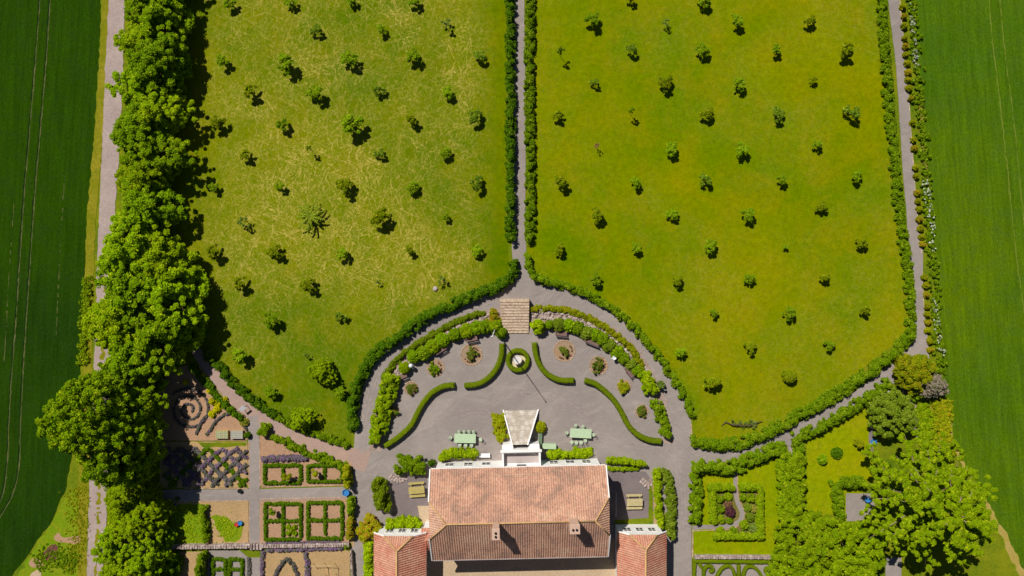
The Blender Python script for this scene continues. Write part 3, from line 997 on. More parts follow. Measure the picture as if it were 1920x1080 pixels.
# ---- kitchen garden soil beds
SB = GZ + 0.010
BED = [
    ('soil_bed', [(352, 684), (372, 706), (400, 738), (432, 768), (466, 788), (466, 826), (365, 826), (300, 826), (296, 720), (330, 690)], 'soil'),
    ('soil_bed', [(300, 828), (465, 828), (465, 914), (300, 914)], 'soil_t'),
    ('soil_bed', [(487, 818), (500, 806), (560, 834), (654, 880), (656, 910), (487, 912)], 'soil'),
    ('soil_bed', [(487, 937), (657, 933), (657, 1020), (487, 1020)], 'soil'),
    ('soil_bed', [(320, 942), (466, 939), (466, 1022), (320, 1024)], 'soil_t'),
    ('soil_bed', [(320, 1034), (388, 1034), (388, 1120), (318, 1120)], 'soil_t'),
    ('soil_bed', [(490, 1034), (656, 1032), (656, 1120), (490, 1120)], 'soil_t'),
]
for nm, pl, mt in BED:
    sheet(nm, pl, SB, M[mt], jit=0.02)
sheet('sprouting_grass', [(320, 944), (374, 944), (384, 950), (384, 1022), (320, 1022)], SB + 0.005, M['veg'], jit=0.12)
sheet('sprouting_grass', [(398, 968), (420, 964), (440, 980), (456, 985), (452, 1010), (425, 1016), (405, 990)], SB + 0.005, M['veg'], jit=0.15)
sheet('grass_strip', [(372, 829), (464, 829), (464, 836), (380, 840)], SB + 0.005, M['verge'], jit=0.05)
# right-hand parterre ground, garden beds
sheet('gravel_bed', [(1300, 1046), (1470, 1046), (1470, 1200), (1300, 1200)], GZ + 0.010, M['gravel'])
sheet('planting_soil', [(1340, 918), (1424, 918), (1424, 1002), (1338, 1002)], 0.030, M_ground('dark planting soil', srgb(110, 110, 40), srgb(80, 100, 20), srgb(140, 120, 70), 0.8, 4))
ribbon('path', [(1382, 872, 8), (1379, 900, 8), (1379, 925, 8), (1384, 945, 8), (1391, 960, 9), (1388, 975, 9), (1372, 985, 9), (1345, 988, 8), (1318, 988, 8), (1298, 990, 8)], 8, 0.036, M['gravel'], jit=0.01)
sheet('gravel_bed', [(1586, 925), (1640, 925), (1640, 972), (1610, 976), (1586, 978)], 0.034, M['gravel'])
ribbon('path', [(1634, 758, 9), (1634, 800, 10), (1632, 850, 9)], 10, 0.034, M['gravel_d'], jit=0.02)
ribbon('path', [(1714, 770, 6), (1717, 795, 8), (1720, 820, 8)], 8, 0.038, M['gravel_d'], jit=0.03)
sheet('gravel_bed', [(1660, 1045), (1690, 1045), (1690, 1120), (1660, 1120)], 0.038, M['gravel'])
# planted bank between the curved walk and the forecourt
BK = GZ + 0.010
sheet('planting_soil', [(938, 578), (920, 580), (880, 592), (840, 605), (790, 635), (745, 675), (715, 715), (700, 770), (692, 845), (715, 845), (726, 790), (738, 735), (752, 700), (790, 672), (830, 650), (880, 632), (938, 618)],
      BK, M['rubble'])
sheet('planting_soil', [(994, 574), (1050, 576), (1105, 590), (1160, 620), (1200, 655), (1225, 700), (1250, 750), (1262, 832), (1246, 832), (1234, 780), (1215, 725), (1185, 690), (1150, 660), (1100, 628), (1050, 612), (994, 610)],
      BK, M['rubble'])
# strips of bed along the west wall of the forecourt road
sheet('planting_soil', [(648, 860), (660, 870), (664, 1024), (655, 1024)], BK, M['soil_t'])
for cx, cy, r in ((884, 665, 21), (817, 690, 17), (771, 728, 14), (739, 772, 12), (1058, 658, 21), (1122, 685, 18), (1170, 725, 14), (1203, 771, 13)):
    sheet('bed_soil', [(cx + r * math.cos(a * PI / 8), cy + r * math.sin(a * PI / 8)) for a in range(16)], GZ + 0.008, M['soil_o'], smooth=True, jit=0.02, step=0.3)
sheet('bed_soil', [(971 + 15 * math.cos(a * PI / 12), 676 + 15 * math.sin(a * PI / 12)) for a in range(24)], GZ + 0.008, M['sand'])

# straight edgings of the garden walks
for lab, q, wd in (('pale stone edging along the north side of the lower kitchen garden walk', [(322, 940.5), (466, 938.5)], 1.6),
                   ('pale stone edging at the foot of the lavender lattice bed', [(345, 915.5), (466, 915.5)], 1.6),
                   ('pale stone edging on the east side of the lavender lattice bed', [(467, 828), (467, 914)], 2.2),
                   ('thin stone edging on the west side of the two small box gardens', [(487.5, 820), (488, 912)], 1.5),
                   ('thin stone edging below the two small box gardens', [(490, 913), (645, 909.5)], 1.8),
                   ('thin stone edging above the two large box gardens', [(488, 935.5), (650, 932)], 1.6),
                   ('thin stone edging on the east side of the sprouting vegetable bed', [(467.5, 940), (467.5, 1022)], 1.6),
                   ('thin pale edging dividing the sprouting vegetable bed in two', [(391, 944), (393, 1022)], 1.2),
                   ('pale kerb between the east road and the small garden lawn', [(1298.5, 993), (1298.5, 1045)], 2.0),
                   ('pale kerb between the curved walk and the tip of the east lawn', [(1296, 795), (1297, 832)], 2.0)):
    edging(q, wd, 0.07, label=lab, name='stone_edging', cat='edging')
edging([(1382, 870), (1383.5, 925), (1389, 943), (1396.5, 960), (1393, 976), (1374, 990.5), (1345, 993), (1300, 995)], 1.5, 0.06, sm=True, name='stone_edging', cat='edging',
       label='curved pale edging of the winding path in the hedged garden')
for q, lab in (([(372, 690), (400, 728), (440, 768), (468, 792)], 'brick edging on the lower side of the sloping west walk'),):
    edging([(x + 2, y - 3) for x, y in q], 1.8, 0.06, sm=True, name='stone_edging', cat='edging', label=lab)
edging([(1739, 655), (1733, 600), (1730, 540), (1727, 470), (1719, 400), (1713, 320), (1707, 240), (1700, 130), (1690, 40), (1686, -20)], 1.6, 0.05, sm=True, name='stone_edging', cat='edging',
       label='orange brick edging of the east walk beside the golden shrubs', mat=M['brickstep'])

# ================================================================== HOUSE
def slope_grid(A, ud, vd, nn, V, Lf, Rf, pitch=0.27, course=0.38, amp=0.07, lift=0.02):
    """pantile slope: A = eave origin, ud along the eave, vd up the slope, nn normal"""
    A, ud, vd, nn = (np.array(q, float) for q in (A, ud, vd, nn))
    umin = min(Lf(t) for t in np.linspace(0, 1, 21))
    umax = max(Rf(t) for t in np.linspace(0, 1, 21))
    us = np.arange(umin, umax + 0.001, pitch / 6)
    nc = max(2, int(round(V / course)))
    rows = []
    for k in range(nc):
        rows += [(V * k / nc, lift), (V * (k + 1) / nc - 0.015, 0.0)]
    vs = []
    for v, lf in rows:
        t = v / V
        lo, hi = Lf(t), Rf(t)
        u = np.clip(us, lo, hi)
        wv = amp * (1 - np.abs(np.sin(PI * u / pitch))) * 1.2 + lf + 0.012 * np.sin(u * 1.3 + v) 
        vs.append(A + u[:, None] * ud + v * vd + wv[:, None] * nn)
    vs = np.array(vs)
    nr, ncol = vs.shape[:2]
    i, j = np.meshgrid(np.arange(nr - 1), np.arange(ncol - 1), indexing='ij')
    a = (i * ncol + j).ravel()
    f = np.stack([a, a + 1, a + ncol + 1, a + ncol], 1)
    v = vs.reshape(-1, 3)
    ar = np.linalg.norm(np.cross(v[f[:, 1]] - v[f[:, 0]], v[f[:, 3]] - v[f[:, 0]]), axis=1) + \
        np.linalg.norm(np.cross(v[f[:, 2]] - v[f[:, 1]], v[f[:, 3]] - v[f[:, 2]]), axis=1)
    return v, f[ar > 1e-6]


def join_np(parts):
    vs, fs, k = [], [], 0
    for v, f in parts:
        vs.append(v)
        fs.append(f + k)
        k += len(v)
    return np.concatenate(vs), np.concatenate(fs)


def half_hip_roof(hx0, hx1, hd, ze, zr, hip_w, hip_e, th, axis='x'):
    """roof with long slopes facing +y and -y; half hips start at fraction th of the slope"""
    rise = zr - ze
    V = math.hypot(hd, rise)
    c, s = hd / V, rise / V
    Lf = lambda t: hx0 + max(0, (t - th) / (1 - th)) * hip_w
    Rf = lambda t: hx1 - max(0, (t - th) / (1 - th)) * hip_e
    parts = [slope_grid((0, hd, ze), (1, 0, 0), (0, -c, s), (0, s, c), V, Lf, Rf),
             slope_grid((0, -hd, ze), (1, 0, 0), (0, c, s), (0, -s, c), V, Lf, Rf)]
    zh = ze + rise * th
    yh = hd * (1 - th)
    for x, hip, sg in ((hx0, hip_w, 1), (hx1, hip_e, -1)):
        if hip <= 0:
            continue
        vv = math.hypot(hip, zr - zh)
        cc, ss = hip / vv, (zr - zh) / vv
        parts.append(slope_grid((x, 0, zh), (0, 1, 0), (sg * cc, 0, ss), (-sg * ss, 0, cc), vv,
                                lambda t: -yh * (1 - t), lambda t: yh * (1 - t)))
    v, f = join_np(parts)
    ridge = [[(hx0 + hip_w, 0, zr + 0.06), (hx1 - hip_e, 0, zr + 0.06)]]
    for x, hip, sg in ((hx0, hip_w, 1), (hx1, hip_e, -1)):
        for y in (yh, -yh):
            if hip > 0:
                ridge.append([(x, y, zh + 0.05), (x + sg * hip, 0, zr + 0.06)])
    verge = []
    for x in (hx0, hx1):
        for sg in (1, -1):
            verge.append([(x, sg * hd, ze), (x, sg * yh, zh)])
    return v, f, ridge, verge


def window_part(parent, x, y, z, wdt, hgt, face, panes=True):
    """face: (nx, ny) outward"""
    nx, ny = face
    rz = math.atan2(ny, nx) - PI / 2
    mb = MB()
    mb.box((0, 0.02, 0), (wdt, 0.04, hgt))
    g = mb.build('window', M['win'], parent, (x, y, z), rz)
    fb = MB()
    for sx in (-1, 1):
        fb.box((sx * (wdt / 2 + 0.03), 0.022, 0), (0.06, 0.044, hgt + 0.12))
    for sz in (-1, 1):
        fb.box((0, 0.025, sz * (hgt / 2 + 0.03)), (wdt - 0.01, 0.046, 0.06))
    fb.box((0, 0.055, 0), (0.06, 0.035, hgt - 0.02))
    fb.box((-wdt / 4 - 0.01, 0.052, hgt * 0.15), (wdt / 2 - 0.06, 0.03, 0.05))
    fb.box((wdt / 4 + 0.01, 0.052, hgt * 0.15), (wdt / 2 - 0.06, 0.03, 0.05))
    fb.build('frame', M['plaster'], g)
    sb = MB()
    sb.box((0, 0.035, -hgt / 2 - 0.1), (wdt + 0.16, 0.07, 0.05))
    sb.build('sill', M['slab'], g)
    return g


def house_wall(hx0, hx1, hd, ze, zr, th, parent, ov=0.4):
    """box walls with gable ends cut below the half hips"""
    mb = MB()
    rise = zr - ze
    x0, x1, y0 = hx0 + ov, hx1 - ov, hd - ov
    za = ze + rise * (ov / hd) - 0.10
    zt = ze + rise * th - 0.16
    yt = hd * (1 - th)
    prof = [(-y0, 0), (y0, 0), (y0, za), (yt, zt), (-yt, zt), (-y0, za)]
    n = len(prof)
    vs = [(x0, y, z) for y, z in prof] + [(x1, y, z) for y, z in prof]
    fs = [tuple(range(n - 1, -1, -1)), tuple(range(n, 2 * n))] + [(i, (i + 1) % n, n + (i + 1) % n, n + i) for i in range(n)]
    mb.add(vs, fs)
    return mb.build('wall', M['plaster'], parent)


HR = math.radians(1.3)
hc = (0.83, -26.45)
house = thing('manor_house', 'long white manor house with a pink clay tiled roof and two chimneys', 'house', (hc[0], hc[1], 0), HR)
HX, HD, ZE, ZR = 10.32, 5.35, 5.0, 8.5
house_wall(-HX, HX, HD, ZE, ZR, 0.6, house)
v, f, rd, vg = half_hip_roof(-HX, HX, HD, ZE, ZR, 2.1, 1.75, 0.6)
roof = link('roof', mesh_np('roof', v, f, M['tiles']), house)
mb = MB()
for q in rd:
    mb.tube(q, 0.085, 8)
mb.build('ridge_tiles', M['cream'], roof, smooth=True)
mb = MB()
for q in vg:
    a, b = Vector(q[0]), Vector(q[1])
    ctr = (a + b) / 2
    sg = 1 if a.x > 0 else -1
    ang = math.atan2(b.z - a.z, b.y - a.y)
    mb = MB()
    mb.box((ctr.x + sg * 0.04, ctr.y, ctr.z + 0.03), (0.13, (b - a).length, 0.2), 0, ang)
    mb.build('verge_board', M['plaster'], roof)
for sy in (1, -1):
    mb = MB()
    mb.box((0, sy * (HD + 0.05), ZE - 0.02), (2 * HX - 0.1, 0.12, 0.1))
    mb.build('gutter', M['plaster'] if sy > 0 else M['slab'], roof)
# expansion seam in the north slope
mb = MB()
k = HD * 0.12
mb.box((-0.2, HD * 0.86, ZE + (ZR - ZE) * 0.14 + 0.1), (5.5, 0.06, 0.03), 0, math.atan2(-(ZR - ZE), HD))
mb.build('roof_seam', M['brickstep'], roof)
Rm = Matrix.Rotation(-HR, 2)
for (px, py, sx, sy, holes) in ((929.5, 1002, 0.75, 1.15, 'v'), (1078, 992.5, 1.0, 0.95, 'h')):
    zt = 10.55
    x, y = P(px, py, zt)
    lx, ly = Rm @ Vector((x - hc[0], y - hc[1]))
    mb = MB()
    mb.box((0, 0, zt / 2 + 3.6), (sx, sy, zt - 7.2))
    mb.box((0, 0, zt - 0.03), (sx + 0.14, sy + 0.14, 0.18), 0, 0, 0.03)
    ch = mb.build('chimney', M_plain('pinkish rendered chimney', srgb(206, 172, 152), 0.85, 0.1, 3), roof, (lx, ly, 0))
    for q in (-0.2, 0.2):
        fl = MB()
        a, b = ((0, q) if holes == 'v' else (q, 0))
        fl.lathe([(0.13, 0), (0.13, 0.12), (0.09, 0.12), (0.09, 0.03)], (a, b - 0.05, zt + 0.06), 12)
        fl.build('flue', M['black'], ch)
# windows: seven bays on the north front, two floors
for bx in (-8.4, -6.1, -3.9, 4.4, 6.4, 8.4):
    for bz in (1.7, 4.0):
        window_part(house, bx, HD - 0.4, bz, 0.95, 1.35 if bz < 3 else 1.15, (0, 1))
for bx in (-8.2, -5.4, -2.7, 0, 2.7, 5.4, 8.2):
    for bz in (1.7, 4.0):
        window_part(house, bx, -(HD - 0.4), bz, 0.95, 1.3, (0, -1))
for sx in (-1, 1):
    for by in (-2.6, 0, 2.6):
        for bz in (1.7, 4.2):
            window_part(house, sx * (HX - 0.4), by, bz, 0.9, 1.25, (sx, 0))
# porch with balcony on the north front
def LP_(px, py, h):
    x, y = P(px, py, h)
    q = Rm @ Vector((x - hc[0], y - hc[1]))
    return (q[0], q[1])


pz = 2.4
mb = MB()
yf = HD - 0.4
x0, _ = LP_(941, 850, pz)
x1, yn = LP_(1013, 842, pz)
mb.box(((x0 + x1) / 2, (yf + yn) / 2 + 0.0, pz / 2), (x1 - x0, yn - yf, pz))
porch = mb.build('porch', M['plaster'], house)
mb = MB()
mb.box(((x0 + x1) / 2, (yf + yn) / 2 + 0.01, pz + 0.03), (x1 - x0 - 0.5, yn - yf - 0.5, 0.06))
mb.build('balcony_floor', M['slab'], porch)
mb = MB()
mb.box((x0 + 0.12, (yf + yn) / 2, pz + 0.45), (0.24, yn - yf - 0.02, 0.9))
mb.box((x1 - 0.12, (yf + yn) / 2, pz + 0.45), (0.24, yn - yf - 0.02, 0.9))
mb.box(((x0 + x1) / 2, yn - 0.12, pz + 0.44), (x1 - x0 - 0.49, 0.24, 0.86))
mb.box(((x0 + x1) / 2, yn + 0.02, pz + 0.97), (x1 - x0 + 0.3, 0.32, 0.12), 0, 0, 0.03)
mb.build('parapet', M['plaster'], porch)
for sg in (-1, 1):
    mb = MB()
    xc = (x0 + x1) / 2 + sg * 1.6
    mb.box((xc, yn + 0.26, 1.0), (1.25, 0.5, 2.0))
    mb.box((xc, yn + 0.27, 2.04), (1.33, 0.54, 0.1), 0, 0, 0.02)
    mb.build('stair_cheek', M['plaster'], porch)
mb = MB()
mb.box(((x0 + x1) / 2, yf + 0.05, pz + 1.1), (1.1, 0.1, 2.0))
mb.build('balcony_door', M['win'], porch)
# trapezoid outer stair
xs0, yb = LP_(945, 770, 0)
xs1, _ = LP_(1008, 770, 0)
xt0, yt_ = LP_(962, 834, 2.2)
xt1, _ = LP_(988, 834, 2.2)
ns = 14
stair = thing('stone_staircase', 'pale stone staircase widening towards the forecourt below the balcony', 'staircase', (hc[0], hc[1], 0), HR)
mb = MB()
for i in range(ns):
    a, b = i / ns, (i + 1) / ns
    ya, yc = yb + (yt_ - yb) * a, yb + (yt_ - yb) * b
    xa0, xa1 = xs0 + (xt0 - xs0) * a, xs1 + (xt1 - xs1) * a
    xb0, xb1 = xs0 + (xt0 - xs0) * b, xs1 + (xt1 - xs1) * b
    h = 2.2 * (i + 1) / ns
    mb.prism([(xa0, ya), (xa1, ya), (xb1, yc - 0.01), (xb0, yc - 0.01)], 0, h)
mb.build('steps', M['stairs'], stair)
for (a0, b0) in ((xs0, xt0), (xs1, xt1)):
    sg = -1 if a0 == xs0 else 1
    mb = MB()
    vs = []
    for (x, y, h) in ((a0, yb + 0.1, 0.25), (b0, yt_, 2.45)):
        vs += [(x, y, 0), (x + sg * 0.16, y, 0), (x + sg * 0.16, y, h), (x, y, h)]
    mb.add(vs, [(0, 1, 2, 3), (7, 6, 5, 4), (0, 4, 5, 1), (1, 5, 6, 2), (2, 6, 7, 3), (3, 7, 4, 0)])
    mb.build('side_wall', M['plaster'], stair)


# side wings
def wing(label, xc, ynorth, ysouth, hw, ze, zr, hip):
    t = thing('house_wing', label, 'house', (xc, (ynorth + ysouth) / 2, 0), 0, 'side wings of the manor house')
    hl = (ynorth - ysouth) / 2
    # long axis along y: build along x then turn a quarter
    v, f, rd, vg = half_hip_roof(-hl, hl, hw, ze, zr, 0, hip, 0.45)
    rot = lambda a: np.stack([-a[:, 1], a[:, 0], a[:, 2]], 1)
    rf = link('roof', mesh_np('roof', rot(v), f, M['tiles_w']), t)
    mb = MB()
    for q in rd:
        q = [(-b, a, c) for a, b, c in q]
        mb.tube(q, 0.1, 8)
    mb.build('ridge_tiles', M['cream'], rf, smooth=True)
    for q in vg:
        mb = MB()
        a, b = [Vector((-p[1], p[0], p[2])) for p in q]
        mb.tube([a + Vector((0, 0.03, 0.03)), b + Vector((0, 0.03, 0.03))], 0.09, 6)
        mb.build('verge_board', M['plaster'], rf)
    wl = house_wall(-hl, hl, hw, ze, zr, 0.45, t, 0.3)
    wl.rotation_euler = (0, 0, PI / 2)
    for q in (-1.5, 0, 1.5):
        window_part(t, q, hl - 0.3, 2.1, 0.8, 1.2, (0, 1))
    for i in range(5):
        for sx in (-1, 1):
            window_part(t, sx * (hw - 0.3), hl - 2.5 - i * 2.8, 1.9, 0.8, 1.2, (sx, 0))
    return t


wing('west wing with a weathered red tile roof beside the kitchen garden road', -13.42, -29.35, -47, 3.12, 3.5, 6.0, 1.25)
wing('east wing with an orange red tile roof next to the picnic courtyard', 15.55, -29.2, -45, 2.95, 3.5, 6.0, 1.25)
# link building between west wing and house
t = thing('link_building', 'small tile roofed link between the west wing and the main house', 'building', (-10.0, -30.3, 0))
mb = MB()
mb.box((0, 0, 1.5), (1.5, 2.4, 3.0))
mb.build('wall', M['plaster'], t)
v, f, rd, vg = half_hip_roof(-0.95, 0.95, 1.35, 2.95, 3.7, 0.0, 0.0, 0.99)
link('roof', mesh_np('roof', v, f, M['tiles_w']), t)


# ================================================================== FURNITURE
def bench(label, px, py, rz, m='brownwood', w=1.5, group=None, first=None):
    t = thing('garden_bench', label, 'bench', P(px, py, 0.4) + (0,), rz, group)
    mb = MB()
    for i in range(4):
        mb.box((0, -0.18 + i * 0.12, 0.44), (w, 0.09, 0.035))
    mb.build('seat', M[m], t)
    mb = MB()
    for i in range(3):
        mb.box((0, 0.26 + i * 0.025, 0.56 + i * 0.13), (w, 0.035, 0.09), 0, -0.15)
    mb.build('backrest', M[m], t)
    for sx in (-1, 1):
        for y in (-0.18, 0.24):
            mb = MB()
            mb.box((sx * (w / 2 - 0.08), y, 0.21), (0.07, 0.07, 0.42))
            mb.build('leg', M[m], t)
        mb = MB()
        mb.box((sx * (w / 2 - 0.08), 0.02, 0.64), (0.06, 0.5, 0.04))
        mb.build('armrest', M[m], t)
    return t


BG = 'brown benches along the planted bank'
bench('dark brown bench turned out of line next to the white urn', 752, 705, -2.75, group=BG)
bench('brown bench under the west shrubs nearest the staircase', 884, 634, math.radians(192), group=BG)
bench('brown bench against the west shrubs above the small rose bush bed', 826, 655, math.radians(212), group=BG)
bench('brown bench in front of the east shrubs closest to the staircase', 1052, 624, math.radians(176), group=BG)
bench('long brown bench in front of the east shrubs above the large rose bed', 1110, 640, math.radians(158), w=1.9, group=BG)
bench('brown bench at the east end of the bank below the white bird bath', 1180, 697, math.radians(128), group=BG)


def picnic(label, px, py, rz, m):
    t = thing('picnic_table', label, 'picnic table', P(px, py, 0.7) + (0,), rz, 'picnic tables in the side courtyards')
    mb = MB()
    for i in range(6):
        mb.box((0, -0.36 + i * 0.145, 0.74), (1.95, 0.125, 0.045))
    mb.build('table_top', M[m], t)
    for sy in (-1, 1):
        mb = MB()
        for i in range(2):
            mb.box((0, sy * (0.72 + i * 0.15), 0.44), (1.95, 0.13, 0.045))
        mb.build('seat', M[m], t)
    for sx in (-1, 1):
        mb = MB()
        mb.box((sx * 0.7, 0, 0.4), (0.06, 1.75, 0.1))
        mb.box((sx * 0.7 + 0.055, 0.4, 0.36), (0.05, 0.1, 0.82), 0, 0.45)
        mb.box((sx * 0.7 + 0.055, -0.4, 0.36), (0.05, 0.1, 0.82), 0, -0.45)
        mb.build('leg_frame', M[m], t)
    return t


picnic('olive timber picnic table in the courtyard west of the house', 781, 919, 0.08, 'larch')
picnic('pale timber picnic table in the courtyard east of the house', 1190, 942, 0.02, 'larch_p')


def garden_table(label, px, py, rz):
    t = thing('garden_table', label, 'table', P(px, py, 0.75) + (0,), rz, 'mint green tables on the forecourt')
    mb = MB()
    for i in range(6):
        mb.box((0, -0.475 + i * 0.19, 0.74), (2.65, 0.185, 0.04))
    mb.build('table_top', M['mint'], t)
    for sx in (-1, 1):
        for sy in (-1, 1):
            mb = MB()
            mb.box((sx * 1.15, sy * 0.42, 0.36), (0.08, 0.08, 0.72))
            mb.build('leg', M['mintdark'], t)
    return t


garden_table('mint green table left of the stone stairs, chairs pushed in', 872, 822, -0.02)
garden_table('mint green table right of the stone stairs among loose round chairs', 1089, 812.5, -0.05)
GC = 'mint green garden chairs round the tables'


def garden_chair():
    t = thing('garden_chair', 'x', 'chair', group=GC)
    mb = MB()
    mb.lathe([(0.02, 0.40), (0.21, 0.41), (0.23, 0.43), (0.22, 0.455), (0.02, 0.46)], seg=18)
    mb.build('seat', M['mintpale'], t, smooth=False)
    mb = MB()
    mb.tube([(0.2 * math.cos(a), 0.2 * math.sin(a) + 0.02, 0.45 + 0.45 * math.sin(max(0, min(PI, (a)))) ** 0.5) for a in np.linspace(0.05, PI - 0.05, 12)], 0.02, 6)
    for x in (-0.1, 0, 0.1):
        mb.tube([(x, 0.18, 0.45), (x, 0.21, 0.86)], 0.014, 5)
    mb.build('backrest', M['mintpale'], t)
    for a in (PI / 4, 3 * PI / 4, 5 * PI / 4, 7 * PI / 4):
        mb = MB()
        mb.tube([(0.15 * math.cos(a), 0.15 * math.sin(a), 0.42), (0.22 * math.cos(a), 0.22 * math.sin(a), 0)], 0.015, 5)
        mb.build('leg', M['mintdark'], t)
    return t


ch0 = garden_chair()
chairs = [(844.5, 821, PI / 2, 'pale green chair at the left end of the left table'),
          (901, 824, -PI / 2 - 0.2, 'pale green chair pulled out at the right end of the left table'),
          (861, 810, 0, 'chair tucked under the far side of the left table, nearest its left corner'),
          (870.5, 809.5, 0.1, 'chair tucked under the far side of the left table, second from the left'),
          (879.5, 809.5, -0.1, 'chair tucked under the far side of the left table, third from the left'),
          (888, 810, 0, 'chair tucked under the far side of the left table, nearest its right corner'),
          (862, 834, PI, 'chair tucked under the house side of the left table, at its left'),
          (873, 834.5, PI + 0.1, 'chair tucked under the house side of the left table, in the middle'),
          (884, 834.5, PI, 'chair tucked under the house side of the left table, at its right'),
          (1080, 798, 0.1, 'round chair beyond the right table, left one of the two'),
          (1093.5, 800.5, -0.2, 'round chair beyond the right table, right one of the two'),
          (1062.5, 812, PI / 2, 'round chair standing off the left end of the right table'),
          (1112.5, 815, -PI / 2, 'round chair tucked against the right end of the right table'),
          (1072, 829, PI, 'leftmost of the round chairs on the house side of the right table'),
          (1080.5, 830, PI, 'second from left of the round chairs below the right table'),
          (1089.5, 829.5, PI, 'third from left of the round chairs below the right table'),
          (1097.5, 826, PI - 0.3, 'rightmost of the round chairs on the house side of the right table')]
for i, (px, py, rz, lab) in enumerate(chairs):
    c = ch0 if i == 0 else copy_tree(ch0)
    c.location = P(px, py, 0.45) + (0,)
    c.rotation_euler = (0, 0, rz)
    c['label'] = lab


def long_box(name, label, cat, px, py, w, d, h, rz, m, lid=True):
    t = thing(name, label, cat, P(px, py, h) + (0,), rz)
    mb = MB()
    mb.box((0, 0, h / 2 - 0.02), (w - 0.08, d - 0.08, h - 0.04))
    mb.build('body', M[m], t)
    mb = MB()
    k = 3
    for i in range(k):
        mb.box((0, -d / 2 + (i + 0.5) * d / k, h + 0.02), (w, d / k - 0.015, 0.04))
    mb.build('lid', M[m], t)
    return t


long_box('storage_bench', 'mint green storage bench by the right side of the porch', 'bench', 1030, 837, 1.7, 0.65, 0.6, -0.03, 'mint')
long_box('storage_bench', 'narrow mint green bench standing against the stair, end on to the porch', 'bench', 1013, 822, 1.5, 0.45, 0.5, PI / 2 - 0.05, 'mintdark')
# white stone seat left of the porch
t = thing('stone_bench', 'white stone bench with two uprights left of the porch', 'seat', P(909, 854, 0.4) + (0,), 0)
mb = MB()
mb.box((0, 0, 0.42), (1.3, 0.5, 0.1))
mb.build('seat', M['plaster'], t)
for sx in (-1, 1):
    mb = MB()
    mb.box((sx * 0.55, 0, 0.185), (0.14, 0.45, 0.37))
    mb.build('support', M['plaster'], t)


def urn(name, label, cat, px, py, h, r, top='ball'):
    t = thing(name, label, cat, P(px, py, h) + (0,))
    mb = MB()
    mb.box((0, 0, 0.06), (0.5, 0.5, 0.12), 0, 0, 0.02)
    mb.lathe([(0.2, 0.12), (0.13, 0.2), (0.12, h * 0.6), (0.18, h * 0.66)], seg=16)
    mb.build('pedestal', M['white'], t, smooth=False)
    mb = MB()
    if top == 'ball':
        mb.lathe([(r * math.sin(a), h * 0.66 + r - r * math.cos(a)) for a in np.linspace(0.15, PI - 0.02, 12)], seg=20)
    else:
        mb.lathe([(0.1, h * 0.66), (r, h * 0.9), (r * 1.05, h), (r * 0.9, h), (r * 0.5, h * 0.93), (0.01, h * 0.92)], seg=20)
    mb.build('ball' if top == 'ball' else 'bowl', M['white'], t, smooth=True)


urn('garden_urn', 'white round urn on a pedestal beside the west bench', 'urn', 770, 686, 1.15, 0.27)
urn('bird_bath', 'white bird bath at the edge of the east shrubs', 'bird bath', 1152, 671, 0.95, 0.25, 'bowl')
# notice board on the west walk
t = thing('info_board', 'small white slanted board on posts beside the west walk', 'sign', P(455, 766, 1.0) + (0,), 0.7)
mb = MB()
mb.box((0, 0, 1.0), (0.75, 0.55, 0.04), 0, 0.5)
mb.build('panel', M['white'], t)
for sx in (-1, 1):
    mb = MB()
    mb.box((sx * 0.28, 0.02, 0.48), (0.06, 0.06, 0.96))
    mb.build('post', M['iron'], t)

# flagpole beside the round bush
t = thing('flagpole', 'tall white flagpole beside the round bush at the stair foot', 'flagpole', P(928.5, 617, 0) + (0,))
mb = MB()
mb.tube([(0, 0, 0), (0, 0, 6), (0, 0, 13.2)], [0.085, 0.065, 0.035], 10)
mb.build('pole', M['white'], t, smooth=True)
mb = MB()
mb.lathe([(0.02, 13.2), (0.09, 13.28), (0.09, 13.36), (0.01, 13.44)], seg=10)
mb.build('finial', M['white'], t, smooth=True)
mb = MB()
mb.box((0, 0, 0.15), (0.45, 0.45, 0.3), 0, 0, 0.04)
mb.build('base', M['rock'], t)

# fountain in the ring hedge
t = thing('fountain', 'small round pale fountain basin inside the ring hedge', 'fountain', P(970, 674, 0.6) + (0,))
mb = MB()
mb.lathe([(0.3, 0.0), (0.25, 0.1), (0.22, 0.55), (0.3, 0.62)], seg=20)
mb.build('pedestal', M['slab'], t, smooth=True)
mb = MB()
mb.lathe([(0.25, 0.6), (0.52, 0.72), (0.58, 0.9), (0.58, 0.95), (0.5, 0.95), (0.48, 0.88)], seg=32)
mb.build('basin', M['stairs'], t, smooth=False)
mb = MB()
mb.lathe([(0.49, 0.87), (0.49, 0.9)], seg=32)
mb.build('water', M['water'], t)

# broad stone steps down from the curved walk
t = thing('garden_steps', 'wide flight of weathered reddish stone steps with grass creeping in', 'steps')
ns = 12
for i in range(ns):
    y0, y1 = 560 + 64 * i / ns, 560 + 64 * (i + 1) / ns
    x0 = 938 + 5 * i / ns
    x1 = 992 - 1 * i / ns
    mb = MB()
    pts = [P(x0, y0), P(x1, y0), P(x1, y1 + 0.6), P(x0, y1 + 0.6)]
    mb.prism(pts, 0.0, 0.10 + 0.10 * (ns - i))
    o = mb.build('step', M['brickstep'], t)
ctr = Vector(P(966, 592) + (0,))
t.location = ctr
for c in t.children:
    c.data.transform(Matrix.Translation(-ctr))
c, r = [], []
for k in range(26):
    a, b = P(random.choice([random.uniform(946, 956), random.uniform(945, 975)]), random.uniform(600, 621))
    c.append((a, b, 0.15 + 0.055 * max(0, (621 - (540 - b * 15)) / 5.3)))
    r.append(0.16)
o = link('creeping_grass', foliage_mesh('creeping_grass', c, np.array(r), 30, 0.1, L['yellowg'], core=False, squash=0.3))
tag(o, 'yellowish tufts of grass growing on the lower left garden steps', 'grass tuft')

